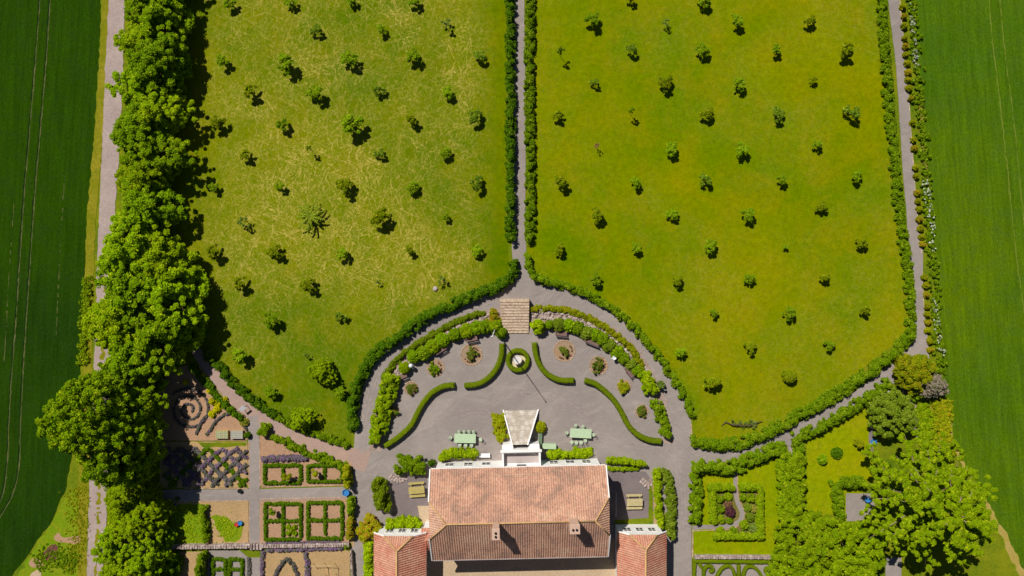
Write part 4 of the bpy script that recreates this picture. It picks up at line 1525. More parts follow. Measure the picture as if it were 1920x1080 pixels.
# cold frames
for (px, lab, m2) in ((416, 'left cold frame with plain greenish glazing by the labyrinth bed', 'glass'), (444, 'right cold frame with striped shading over its glazing', 'glass')):
    t = thing('cold_frame', lab, 'cold frame', P(px, 815, 0.4) + (0,), 0.0)
    mb = MB()
    mb.box((0, 0, 0.2), (1.55, 1.0, 0.4))
    mb.build('box', M['larch'], t)
    mb = MB()
    mb.box((0, 0, 0.42), (1.5, 0.95, 0.03))
    g = mb.build('lid', M[m2], t)
    mb = MB()
    for i in range(5):
        mb.box((0, -0.44 + i * 0.22, 0.445), (1.52, 0.05 if px < 430 else 0.1, 0.03))
    for i in range(4):
        mb.box((-0.72 + i * 0.48, 0, 0.452), (0.05, 0.98, 0.03))
    mb.build('glazing_bar', M['larch_p'] if px < 430 else M['slab'], g)


# pots and buckets in the kitchen garden
def pot(name, label, cat, px, py, r, h, m, group=None, fill=None):
    t = thing(name, label, cat, P(px, py, h) + (0,), 0, group)
    mb = MB()
    mb.lathe([(r * 0.75, 0.0), (r, h * 0.93), (r * 1.1, h * 0.94), (r * 1.1, h), (r * 0.92, h), (r * 0.85, h * 0.8)], seg=16)
    mb.build('body', M[m], t)
    mb = MB()
    mb.lathe([(r * 0.84, h * 0.76), (r * 0.84, h * 0.78)], seg=16)
    mb.build('soil', M['soil'], t)
    if fill:
        link('plant', foliage_mesh('plant', [(0, 0, h + 0.1)], np.array([r * 0.9]), 40, 0.12, L[fill]), t)


pot('planter', 'black pot on the kitchen garden walk near the crossing', 'pot', 449, 921, 0.24, 0.4, 'black')
pot('planter', 'dark pot with a green plant at the shaded end of the walk', 'pot', 332, 935, 0.24, 0.35, 'black', fill='dark')
pot('planter', 'small mauve pot at the corner of the sprouting bed', 'pot', 328.5, 947, 0.18, 0.3, 'slab', fill='lav')
pot('bucket', 'red bucket standing in the sprouting vegetable bed', 'bucket', 443, 984, 0.24, 0.35, 'red')
pot('bucket', 'pale blue bucket right beside the red bucket', 'bucket', 449.5, 981, 0.27, 0.4, 'blue')
pot('barrel', 'bright blue plastic barrel at the end of the kitchen garden walk', 'barrel', 648, 924, 0.4, 0.7, 'blue')
pot('barrel', 'blue tub under the big tree at the edge of the gravel bed', 'barrel', 1628, 937, 0.35, 0.6, 'blue')
t = thing('folded_tarp', 'small crumpled blue tarpaulin on the narrow path by the willow', 'tarpaulin', P(1639, 829, 0.15) + (0,))
mb = MB()
for i in range(7):
    a = i * 0.9
    mb.box((0.22 * math.cos(a), 0.2 * math.sin(a), 0.07 + 0.02 * i), (0.42, 0.3, 0.05), a, 0.25 * (-1) ** i, 0.02)
mb.build('tarp', M['blue'], t)
# light frame in the lower bed
t = thing('trellis_frame', 'thin pale timber frame standing in the lower tan bed', 'trellis', P(612, 1062, 0.6) + (0,))
for (a, b, h0, h1) in (((-1.8, 0.2), (-0.4, 0.25), 1.0, 1.0), ((-0.4, 0.25), (0.9, 0.2), 1.0, 1.0), ((-0.4, 0.25), (-0.2, -1.2), 1.0, 1.0), ((0.9, 0.2), (1.0, -1.0), 1.0, 1.0)):
    mb = MB()
    mb.tube([(a[0], a[1], h0), (b[0], b[1], h1)], 0.035, 6)
    mb.build('rail', M['larch_p'], t)
for a in ((-1.8, 0.2), (-0.4, 0.25), (0.9, 0.2), (-0.2, -1.2), (1.0, -1.0)):
    mb = MB()
    mb.tube([(a[0], a[1], 0), (a[0], a[1], 1.25)], 0.03, 6)
    mb.build('post', M['larch_p'], t)
# hand rail in the east courtyard
t = thing('metal_rail', 'thin grey metal rail in the shaded east courtyard', 'railing', P(1155, 946, 0.9) + (0,))
mb = MB()
mb.tube([(0, -1.5, 0.95), (0, 1.5, 0.95)], 0.05, 8)
mb.build('rail', M['slab'], t)
for y in (-1.45, 0, 1.45):
    mb = MB()
    mb.tube([(0, y, 0), (0, y, 0.93)], 0.03, 6)
    mb.build('post', M['slab'], t)
# bird house / marker stone on the lawn
t = thing('marker_stone', 'pale grey stone lying on the west lawn near the arc hedge', 'stone', P(816, 541.5, 0.2) + (0,))
mb = MB()
mb.lathe([(0.3, 0), (0.33, 0.12), (0.22, 0.26), (0.05, 0.3)], seg=9)
mb.build('stone', M['slab'], t)


# dry stone walls
def stone_wall(label, pts, width, h, mat='rock', name='stone_wall'):
    q = straight([P(a, b, h) for a, b in pts], 0.32)
    t = thing(name, label, 'wall', (float(q[:, 0].mean()), float(q[:, 1].mean()), 0))
    bx, by = t.location[0], t.location[1]
    mb = MB()
    w = width * S
    d = np.gradient(q, axis=0)
    for i in range(len(q)):
        an = math.atan2(d[i, 1], d[i, 0])
        nx, ny = -math.sin(an), math.cos(an)
        for k in range(2):
            off = (k - 0.5) * w * 0.5 + random.uniform(-0.02, 0.02)
            hh = h * random.uniform(0.88, 1.08)
            mb.box((q[i, 0] - bx + nx * off, q[i, 1] - by + ny * off, hh / 2), (random.uniform(0.24, 0.36), w * random.uniform(0.42, 0.56), hh), an + random.uniform(-0.12, 0.12), 0, 0.05)
    mb.build('stones', M[mat], t)
    return t


stone_wall('rough pale stone wall below the sprouting vegetable bed', [(318, 1027), (400, 1026), (466, 1025)], 8, 0.7)
stone_wall('low pale stone wall between the two rows of lavender', [(492, 1025), (570, 1024), (652, 1022.5)], 7, 0.6)
stone_wall('short rough stone step wall where the kitchen garden walk goes down', [(470, 1026), (488, 1026)], 12, 0.5, name='stone_steps')
stone_wall('low pale stone wall above the scrolled box parterre', [(1306, 1045), (1380, 1045.5), (1462, 1046)], 7, 0.5)
stone_wall('narrow pale stone wall along the road beside the lower tan bed', [(657, 1036), (660, 1085), (661, 1110)], 4, 0.8)
stone_wall('reddish dry stone border west of the dark courtyard', [(733, 893), (745, 902), (760, 898), (745, 888), (740, 884)], 10, 0.18)
stone_wall('pale stony border at the north east corner of the picnic courtyard', [(1204, 902), (1216, 912), (1226, 900)], 12, 0.18)


# rubble between the two plantings of the bank
def rocks(label, poly_in, n, name='rockery'):
    q = straight([P(a, b) for a, b in poly_in], 0.1)
    t0 = np.gradient(q, axis=0)
    t0 /= np.linalg.norm(t0, axis=1)[:, None]
    cen, rad = [], []
    for _ in range(n):
        i = random.randrange(len(q))
        off = random.uniform(-0.55, 0.55)
        cen.append((q[i, 0] - t0[i, 1] * off, q[i, 1] + t0[i, 0] * off, random.uniform(0.02, 0.2)))
        a = random.uniform(0.1, 0.27)
        rad.append((a, a * random.uniform(0.7, 1.2), a * 0.7))
    v, f = core_blobs(cen, np.array(rad), 1.0)
    v = v + RNG.normal(0, 0.018, v.shape)
    b = v.mean(0) * (1, 1, 0)
    o = link(name, mesh_np(name, v - b, f, M['rock']), None, tuple(b))
    return tag(o, label, 'rocks', None, 'stuff')


rocks('pale field stones in the west half of the planted bank', [(928, 592), (890, 606), (850, 624), (812, 648), (775, 672), (745, 700)], 330)
rocks('pale field stones in the east half of the planted bank', [(996, 586), (1030, 591), (1080, 598), (1120, 617), (1160, 650), (1190, 680), (1206, 700)], 460)

# ================================================================== BIG TREES
# a few kinds, then copies turned and scaled
ALLEE = 'avenue trees along the farm track'
protoA = big_tree_proto('avenue_tree', 'x', 4.1, 7.4, 2.0, 150, 0.50, 74, 0.2, 'bright', 11, irr=0.42)
protoB = big_tree_proto('avenue_tree', 'x', 4.2, 7.8, 2.0, 140, 0.52, 76, 0.2, 'deep', 12, irr=0.45)
protoC = big_tree_proto('avenue_tree', 'x', 4.0, 7.0, 1.8, 160, 0.47, 70, 0.19, 'lime', 13, irr=0.42)
protoD = big_tree_proto('broad_tree', 'x', 7.2, 11.0, 3.0, 330, 0.62, 80, 0.22, 'bright', 14, irr=0.35)
used = set()


def put(proto, label, px, py, sc, rz, h=4.2, cat='tree', group=None, name=None, sz=1.0):
    if proto.name in used:
        t = copy_tree(proto)
    else:
        used.add(proto.name)
        t = proto
    if name:
        t.name = name
    place(t, px, py, h * sc, sc, rz)
    t.scale = (sc, sc, sc * sz)
    tag(t, label, cat, group)
    if group is None and 'group' in t:
        del t['group']
    return t


row = [(304, -62, .95, 'A'), (284, -8, .95, 'B'), (300, 38, .98, 'A'), (272, 78, .86, 'C'), (300, 122, .97, 'B'), (272, 166, .9, 'A'), (296, 208, .95, 'C'),
       (268, 250, .92, 'B'), (292, 292, .93, 'A'), (270, 338, .92, 'C'), (282, 384, .9, 'B'), (258, 424, .86, 'A')]
lb = ['topmost avenue tree, only its lower edge in view', 'avenue tree at the top edge of the photo, beside the pale track', 'bright avenue tree just below the top edge, on the lawn side',
      'small lime green avenue tree leaning over the track near the top', 'deep green avenue tree level with the third orchard row', 'avenue tree overhanging the track, level with the fourth orchard row',
      'lime green avenue tree level with the fifth orchard row, lawn side', 'deep green avenue tree above the bulge over the track', 'bright avenue tree on the lawn side, halfway down the row',
      'lime green avenue tree whose branch hangs over the track', 'deep green avenue tree above the gap in the row shadow', 'last slim avenue tree before the wider clump of trees']
for i, (px, py, sc, k) in enumerate(row):
    put({'A': protoA, 'B': protoB, 'C': protoC}[k], lb[i], px - 3, py, sc * 0.9, i * 2.3, h=3.4, group=ALLEE, sz=0.8)
grp = [(246, 478, 1.02, 'A', 'avenue tree pushing west over the track at the top of the wide clump'),
       (300, 500, 1.0, 'C', 'large lime green tree at the north east of the wide clump'),
       (318, 552, 1.0, 'A', 'bright tree bulging furthest east towards the west lawn'),
       (252, 545, 1.0, 'B', 'deep green tree in the middle of the wide clump'),
       (222, 598, 1.08, 'C', 'lime green tree leaning west across the track opposite the second farm gap'),
       (302, 622, 1.05, 'A', 'bright tree south east in the wide clump, above the sloping walk'),
       (250, 668, .9, 'B', 'deep green tree north of the huge round tree'),
       (252, 735, .78, 'A', 'tree wedged between the huge round tree and the labyrinth bed'),
       (250, 800, 0.75, 'B', 'deep green tree in shade right of the huge round tree'),
       (242, 858, 0.8, 'B', 'dark shaded tree south east below the huge round tree')]
for i, (px, py, sc, k, l) in enumerate(grp):
    put({'A': protoA, 'B': protoB, 'C': protoC}[k], l, px, py, sc, 1 + i * 1.9, h=3.6 if i < 8 else 5.5, sz=0.85 if i < 8 else 1.6)
put(protoD, 'huge round bright green tree hiding the farm track', 200, 784, 0.79, 0.4, h=6, name='broad_tree', sz=1.35)
low = [(236, 938, .6, 'C', 'small lime green tree at the north end of the lower tree belt'), (285, 925, .42, 'C', 'small bushy tree just below the dark shaded tree'),
       (270, 985, .8, 'C', 'lime green tree beside the sprouting bed'), (228, 1020, .7, 'A', 'bright tree on the track side of the lower tree belt'),
       (285, 1050, .75, 'A', 'bright tree at the bottom edge next to the dark round shrub'), (235, 1085, .85, 'C', 'lime tree cut off by the bottom edge beside the track'),
       (314, 955, .34, 'C', 'little tree poking over the corner of the sprouting bed'), (310, 1013, .4, 'B', 'little deep green tree over the end of the pale stone wall')]
for i, (px, py, sc, k, l) in enumerate(low):
    put({'A': protoA, 'B': protoB, 'C': protoC}[k], l, px - 8, py, sc * 0.88, 2 + i * 1.3)

# wide layered tree lower right
rng = np.random.default_rng(5)


def layered_tree(label, px, py, R, H, leaf, seed, nb=30, per=60, name='spreading_tree'):
    rng = np.random.default_rng(seed)
    t = thing(name, label, 'tree', P(px, py, 6) + (0,))
    cen, rad = [], []
    limbs = MB()
    limbs.tube([(0, 0, 0), (0.1, 0.05, H * 0.3), (0, 0, H * 0.6), (0.1, 0, H * 0.9)], [0.42, 0.34, 0.22, 0.06], 8)
    br = []
    ga = PI * (3 - 5 ** 0.5)
    for i in range(nb):
        f = (i + 0.5) / nb
        a = i * ga + rng.normal(0, 0.12)
        Rb = R * (1.0 - 0.72 * f ** 1.3) * rng.uniform(0.82, 1.08)
        z0 = H * (0.2 + 0.66 * f)
        z1 = z0 + H * rng.uniform(-0.02, 0.1) - 0.6 * (1 - f)
        m1 = (math.cos(a) * Rb * 0.45, math.sin(a) * Rb * 0.45, z0 + 0.5)
        tip = (math.cos(a + 0.06) * Rb, math.sin(a + 0.06) * Rb, z1)
        bm_ = MB()
        bm_.tube([(0, 0, z0 - 0.3), m1, tip], [0.13, 0.08, 0.02], 5)
        br.append(bm_)
        nn = int(6 + Rb * 2.7)
        for k in range(nn):
            s = 0.25 + 0.78 * (k + rng.uniform(0, 1)) / nn
            side = rng.normal(0, 0.03 + 0.10 * s)
            aa = a + side
            rr = Rb * s
            zz = z0 + (z1 - z0) * s + 0.35 + rng.uniform(-0.2, 0.2)
            cen.append((math.cos(aa) * rr, math.sin(aa) * rr, zz))
            q = rng.uniform(0.26, 0.5)
            rad.append(q * (1.25 - 0.5 * s))
    cen = np.array(cen)
    rad = np.array(rad)
    link('crown', foliage_mesh('crown', cen, rad, per, 0.18, L[leaf], rng, squash=0.5, low=-0.2, elong=2.0, core=True, zmin=0.5), t)
    limbs.build('trunk', M['barkpale'], t, smooth=True)
    for b in br:
        b.build('limb', M['barkpale'], t, smooth=True)
    return t


layered_tree('huge layered bright green tree spreading over the lower right corner', 1745, 945, 8.7, 13.5, 'hbright', 21, nb=52, per=50)
protoF = big_tree_proto('bushy_tree', 'x', 4.6, 5.6, 1.2, 150, 0.55, 70, 0.24, 'hbright', 31, irr=0.2)
for i, (px, py, sc, l) in enumerate([(1516, 1022, .82, 'dense bushy tree right of the hedged garden lawn'), (1598, 1040, .86, 'dense bushy tree above the small gravel bed at the bottom edge'),
                                     (1500, 1082, .8, 'dense bushy tree at the bottom edge over the end of the parterre'), (1572, 1096, .85, 'dense bushy tree cut off by the bottom edge, second from the parterre'),
                                     (1640, 1000, 0.45, 'small bushy tree in front of the blue tub')]):
    put(protoF, l, px, py, sc, i * 1.7, h=3.2)
protoG = big_tree_proto('willow', 'x', 2.9, 3.6, 0.8, 130, 0.4, 80, 0.17, 'silver', 33, irr=0.12)
put(protoG, 'round silvery green willow between the two narrow paths', 1679, 779, 1.0, 0, h=2.4)
protoH = big_tree_proto('ornamental_shrub', 'x', 2.5, 3.0, 0.6, 90, 0.42, 70, 0.2, 'yellowg', 34, irr=0.3)
put(protoH, 'big yellow green shrub at the corner where the east walk turns', 1716, 700, 0.95, 0, h=1.8, cat='shrub')
protoI = big_tree_proto('blossom_shrub', 'x', 2.2, 2.8, 0.6, 90, 0.36, 70, 0.16, 'mauve', 35, irr=0.25)
put(protoI, 'faded pinkish grey blossoming shrub beside the east field', 1744, 722, 0.85, 0, h=1.7, cat='shrub')
protoJ = big_tree_proto('shrub', 'x', 1.5, 1.8, 0.3, 40, 0.36, 60, 0.18, 'deep', 36, irr=0.3)
SH = [(1728, 684, .8, 'green shrub behind the yellow green corner shrub'), (1700, 695, .6, 'dark shrub on the path side of the yellow green corner shrub'),
      (1722, 735, .7, 'dark shrub under the pinkish grey blossom')]
for i, (px, py, sc, l) in enumerate(SH):
    put(protoJ, l, px, py, sc, i * 2.1, h=1.0, cat='shrub')

# dark tall cone shrub by the lower tan bed, small round things
for (px, py, w_, l) in ((325, 1062, 26, 'dark clipped columnar shrub left of the lower tan bed'), (376, 1062, 20, 'green columnar shrub between tan bed and little box garden')):
    hedge(l, [(px, 1042), (px, 1062), (px, 1095)], w_, 1.9, 'dark' if px < 350 else 'hedge', cat='shrub', name='shrub')

# ================================================================== ORCHARD
ORCH = 'young fruit trees of the orchard'


def orchard_proto(seed, leaf, n=16, rc=0.3, H=1.75, low=0.3, dense=1.0, name='fruit_tree', per=26):
    rng = np.random.default_rng(seed)
    t = thing(name, 'x', 'fruit tree')
    c, r = [], []
    la = np.arange(5) * 2 * PI / 5 + rng.uniform(-0.35, 0.35, 5)
    for i in range(n):
        a = la[rng.integers(0, 5)] + rng.normal(0, 0.3)
        q = rng.uniform(0.02, 1.0) ** 0.75
        z = low + (H - low) * (0.25 + 0.7 * math.sqrt(1 - (q * 0.95) ** 2)) * rng.uniform(0.7, 1.05)
        c.append((q * math.cos(a), q * math.sin(a), z))
        r.append(rc * rng.uniform(0.6, 1.25))
    link('crown', foliage_mesh('crown', c, np.array(r), per, 0.19, L[leaf], rng, core=dense > 0.8), t)
    tree_limbs('trunk', 0.9, H, 0.05, 5, rng, M['bark'], t, seg=5)
    return t


PO = {'d': [orchard_proto(40 + i, 'orch', 24, 0.27) for i in range(3)], 'l': [orchard_proto(50 + i, 'orchy', 24, 0.27) for i in range(3)],
      'b': [orchard_proto(60 + i, 'orchb', 17) for i in range(2)], 's': [orchard_proto(70 + i, 'grey', 9, 0.24, dense=0.5, per=20) for i in range(2)],
      'p': [orchard_proto(80, 'orch', 16, H=2.6, low=0.8), orchard_proto(81, 'orchb', 14, H=2.6, low=0.8)]}
KW = {'d': 'dark green', 'l': 'light green', 'b': 'blue green', 's': 'sparse greyish', 'p': 'narrow'}
# rows: (px, py, r px, kind)
WEST = [[(428, 6, 14, 'd'), (543, 3, 13, 'd'), (660, 0, 12, 'd'), (778, 2, 14, 'd')],
        [(592, 57, 13, 'b'), (715, 55, 12, 'd'), (836, 47, 16, 's')],
        [(416, 115, 15, 'd'), (536, 116, 21, 'd'), (655, 110, 18, 'd'), (776, 104, 17, 'd'), (898, 106, 14, 'b')],
        [(468, 170, 17, 'l'), (592, 174, 19, 'd'), (710, 168, 13, 'b'), (840, 172, 14, 'd')],
        [(408, 230, 17, 'l'), (528, 234, 15, 'd'), (656, 232, 25, 'd'), (772, 224, 15, 'l'), (892, 220, 16, 'b')],
        [(460, 290, 14, 'l'), (583, 280, 7, 'p'), (711, 289, 12, 'b'), (835, 287, 13, 'd')],
        [(400, 352, 12, 'd'), (525, 350, 12, 'd'), (645, 350, 19, 'l'), (773, 351, 14, 'd'), (897, 344, 16, 'b')],
        [(458, 414, 16, 's'), (582, 406, 30, 'R'), (710, 406, 22, 'l'), (836, 408, 9, 'd')],
        [(399, 472, 18, 'l'), (515, 473, 17, 'l'), (643, 475, 15, 'd'), (769, 469, 12, 'l'), (895, 470, 13, 'd')],
        [(449, 531, 17, 'l'), (578, 536, 17, 'l'), (708, 528, 8, 's'), (831, 526, 13, 's')],
        [(508, 599, 19, 'd'), (639, 592, 13, 'b')],
        [(449, 665, 19, 'd'), (574, 664, 9, 's')],
        [(507, 735, 15, 'd'), (604, 700, 31, 'G'), (637, 734, 15, 'd')],
        [(566, 787, 28, 'G')]]
EAST = [[(1183, -2, 10, 'd'), (1320, -2, 15, 'd')],
        [(1112, 36, 16, 'd'), (1250, 42, 10, 's'), (1383, 40, 14, 'd'), (1518, 37, 13, 'l')],
        [(1050, 100, 8, 'p'), (1183, 94, 11, 'b'), (1318, 93, 14, 'd'), (1454, 94, 11, 'd'), (1587, 92, 17, 'l')],
        [(1114, 156, 9, 'b'), (1250, 154, 15, 'l'), (1387, 156, 14, 'd'), (1525, 150, 8, 'l')],
        [(1046, 216, 12, 'l'), (1182, 210, 7, 'p'), (1325, 212, 14, 'l'), (1457, 214, 14, 'b'), (1598, 212, 16, 'b')],
        [(1119, 274, 6, 'X'), (1260, 279, 14, 'd'), (1393, 280, 15, 'd'), (1533, 271, 10, 'd')],
        [(1052, 340, 16, 'l'), (1192, 343, 11, 'd'), (1325, 336, 13, 'b'), (1466, 336, 11, 'd'), (1606, 331, 13, 'd')],
        [(1120, 403, 16, 'l'), (1261, 402, 12, 'd'), (1404, 401, 15, 'd'), (1542, 389, 12, 'l')],
        [(1050, 467, 13, 'l'), (1193, 466, 12, 'd'), (1333, 461, 14, 'd'), (1473, 463, 6, 'd'), (1616, 456, 13, 'l')],
        [(1117, 526, 13, 'd'), (1271, 527, 11, 'l'), (1405, 522, 12, 'd'), (1545, 519, 11, 'l')],
        [(1338, 588, 9, 'd'), (1482, 586, 14, 'd'), (1621, 581, 11, 'l')],
        [(1275, 660, 11, 'd'), (1407, 653, 13, 'l'), (1555, 648, 12, 'd')],
        [(1336, 717, 17, 'l'), (1482, 706, 13, 'B')]]
cnt = {k: 0 for k in 'dlbsp'}
done = set()


def radiating_tree(label, px, py):
    rng = np.random.default_rng(3)
    t = thing('ornamental_tree', label, 'tree', P(px, py, 0.8) + (0,), 0)
    c, r = [], []
    for k in range(15):
        a = k * 2 * PI / 15 + rng.normal(0, 0.13)
        Rb = rng.uniform(1.2, 2.2)
        for s in (0.45, 0.6, 0.75):
            b2 = a + rng.choice([-1, 1]) * rng.uniform(0.12, 0.25)
            c.append((math.cos(b2) * Rb * s, math.sin(b2) * Rb * s, 1.0 - 0.2 * s))
            r.append(0.1)
        for s in np.linspace(0.1, 1, 9):
            c.append((math.cos(a) * Rb * s, math.sin(a) * Rb * s, 0.85 + 0.4 * math.sin(s * PI * 0.8) - 0.25 * s))
            r.append(0.13 * (1.2 - 0.6 * s))
        b = MB()
        b.tube([(0, 0, 0.6), (math.cos(a) * Rb * 0.5, math.sin(a) * Rb * 0.5, 1.15), (math.cos(a) * Rb * 0.95, math.sin(a) * Rb * 0.95, 0.8)], [0.05, 0.03, 0.01], 5)
        b.build('limb', M['bark'], t)
    link('crown', foliage_mesh('crown', c, np.array(r), 26, 0.11, L['straw_leaf'], rng), t)
    mb = MB()
    mb.tube([(0, 0, 0), (0, 0, 1.05)], [0.09, 0.06], 6)
    mb.build('trunk', M['bark'], t)


def ball_bush(name, label, cat, px, py, rpx, leaf, h=None, group=None, flat=0.85, n=90, size=0.16):
    R = rpx * S
    h = h or R * 1.5
    rng = np.random.default_rng(int(px * 7 + py))
    d = rng.normal(size=(n, 3))
    d /= np.linalg.norm(d, axis=1)[:, None]
    d[:, 2] = np.abs(d[:, 2])
    c = d * (R * 0.78, R * 0.78, h * 0.7) + (0, 0, h * 0.12)
    t = link(name, foliage_mesh(name, np.concatenate([c, [(0, 0, h * 0.35)]]), np.concatenate([np.full(n, R * 0.27), [R * 0.7]]), 26, size, L[leaf], rng), None, P(px, py, h * 0.5) + (0,))
    return tag(t, label, cat, group)


for side, rows in (('west', WEST), ('east', EAST)):
    nr = len(rows)
    for ri, rr in enumerate(rows):
        for ci, (px, py, r, k) in enumerate(rr):
            size = 'tiny' if r <= 9 else 'small' if r <= 12 else 'medium' if r <= 15 else 'large'
            if ri == 0:
                rowtxt = 'top'
            else:
                rowtxt = ORD[ri + 1]
            if k == 'R':
                radiating_tree('wide light green tree with branches radiating like a star on the west lawn', px, py)
                continue
            if k == 'G':
                lab = 'big bushy tree on the west lawn close to the curved arc hedge' if ri == 12 else 'big bushy tree against the hedge of the sloping west walk'
                put(protoC, lab, px, py - 2, r / 78.0, 1.0 + ri, h=4.0)
                continue
            if k == 'B':
                ball_bush('round_tree', 'perfectly ball shaped small tree in the lowest row of the east lawn', 'tree', px, py, 13, 'orchy', 1.7, n=150, size=0.13)
                continue
            if k == 'X':
                t = thing('dead_sapling', 'tiny bare reddish sapling on the east lawn', 'sapling', P(px, py, 0.6) + (0,))
                c = [(random.uniform(-.25, .25), random.uniform(-.3, .3), random.uniform(.7, 1.3)) for _ in range(7)]
                link('twigs', foliage_mesh('twigs', c, np.full(7, 0.12), 12, 0.1, L['pink'], core=False), t)
                mb = MB()
                mb.tube([(0, 0, 0), (0.05, -0.05, 1.2)], [0.03, 0.015], 5)
                mb.build('trunk', M['bark'], t)
                continue
            cl = PO[k]
            pr = cl[cnt[k] % len(cl)]
            cnt[k] += 1
            if pr.name in done:
                t = copy_tree(pr)
            else:
                done.add(pr.name)
                t = pr
            sc = r * S * (0.8 if side == 'west' else 0.88)
            place(t, px, py, 1.2 * sc * (1.4 if k == 'p' else 1), sc, random.uniform(0, 6.28))
            if k == 'p':
                t.scale = (sc, sc, sc * 2.0 if r < 9 else sc * 1.3)
            elif r < 12:
                t.scale = (sc, sc, sc * 1.25)
            if ri == 0:
                lab = f'{size} {KW[k]} fruit tree, {ORD[ci+1]} from left along the top edge of the {side} lawn'
            elif len(rr) == 1:
                lab = f'{size} {KW[k]} fruit tree alone in the {rowtxt} row down on the {side} lawn'
            else:
                lab = f'{size} {KW[k]} fruit tree, {ORD[ci+1]} from left, {rowtxt} row down the {side} lawn'
            tag(t, lab, 'fruit tree', ORCH)

# ================================================================== HEDGES
G1 = 'shaggy hedges lining the central walk'
hedge('shaggy hedge on the left side of the central walk', [(956, -20), (957, 100), (957, 250), (957, 380), (957, 452)], 19, 1.5, 'dark', size=0.15, group=G1, sm=False)
hedge('shaggy hedge on the right side of the central walk', [(994, -20), (993, 60), (993, 200), (994, 330), (994, 452)], 19, 1.3, 'hedge', size=0.15, group=G1, sm=False)
hedge('long dark arc hedge curving round the west side of the curved walk', [(965, 490), (958, 515), (934, 536), (890, 553), (840, 575), (790, 600), (745, 632), (705, 662), (680, 697), (664, 735), (660, 775), (662, 805)], 22, 1.4, 'dark', dens=1.15, size=0.16)
hedge('short hedge stub right of the junction above the steps', [(990, 478), (992, 500), (996, 514)], 15, 1.2, 'hedge', size=0.15)
hedge('arc hedge curving along the top and east of the curved walk', [(998, 517), (1030, 529), (1080, 543), (1122, 562), (1165, 592), (1205, 632), (1240, 675), (1265, 712), (1285, 748), (1300, 784)], 17, 1.2, 'hedge', size=0.15)
hedge('hedge between the west lawn and the sloping west walk, upper part', [(386, 662), (410, 690), (440, 722), (475, 752), (520, 782)], 20, 1.1, 'dark', size=0.15, dens=0.9)
hedge('hedge between the west lawn and the sloping west walk, lower part', [(520, 782), (560, 803), (600, 818), (630, 828), (654, 836)], 16, 0.9, 'hedge', size=0.15)
hedge('low hedge between the sloping walk and the labyrinth bed', [(358, 688), (380, 712), (405, 742), (430, 768), (455, 786)], 14, 0.9, 'dark', size=0.18)
hedge('green hedge below the sloping walk along the kitchen garden', [(512, 818), (540, 832), (570, 846), (600, 858), (630, 870), (652, 882)], 17, 1.0, 'hedge', size=0.15)
hedge('round bush at the corner of the sloping walk and the kitchen garden', [(488, 808), (502, 808)], 24, 1.6, 'hedge', cat='bush', name='bush', size=0.2)
hedge('hedge between the east lawn and the diagonal part of the east walk', [(1300, 828), (1350, 836), (1405, 826), (1450, 807), (1500, 780), (1550, 752), (1600, 720), (1650, 685), (1690, 650), (1712, 622)], 24, 1.3, 'hedge', dens=1.15, size=0.15)
hedge('hedge on the lawn side of the east walk, lower half', [(1712, 620), (1708, 560), (1704, 500), (1693, 430), (1687, 380), (1682, 330)], 20, 1.1, 'hedge', size=0.15, sm=True)
hedge('hedge on the lawn side of the east walk, upper half', [(1681, 325), (1676, 260), (1670, 200), (1664, 120), (1658, 50), (1654, -20)], 20, 1.1, 'hedge', size=0.15)
hedge('hedge along the south side of the diagonal walk', [(1492, 822), (1530, 806), (1580, 778), (1620, 750), (1650, 730), (1668, 715)], 22, 1.4, 'hedge', size=0.15)
hedge('short hedge turning down beside the side path opening', [(1493, 826), (1500, 848)], 22, 1.5, 'hedge', size=0.15)
hedge('bushy hedge on the north side of the hedged garden lawn', [(1302, 880), (1330, 874), (1360, 878), (1390, 872), (1420, 858), (1450, 846), (1472, 838)], 26, 1.6, 'hedge', dens=1.1, size=0.16)
hedge('bushy hedge on the road side of the hedged garden lawn', [(1305, 890), (1306, 920), (1306, 950), (1303, 982)], 24, 1.5, 'hedge', size=0.16)
hedge('tall leafy hedge block right of the hedged garden lawn', [(1486, 852), (1486, 890), (1487, 930), (1487, 975)], 50, 2.4, 'hbright', dens=1.5, size=0.2, sm=False, rough=0.5)
hedge('lumpy hedge by the gravel bed under the layered tree', [(1570, 905), (1573, 940), (1576, 975)], 22, 1.5, 'hedge', size=0.16)
hedge('hedge north of the gravel bed, in the shade of the layered tree', [(1572, 908), (1600, 905), (1625, 908)], 22, 1.6, 'hedge', size=0.16)
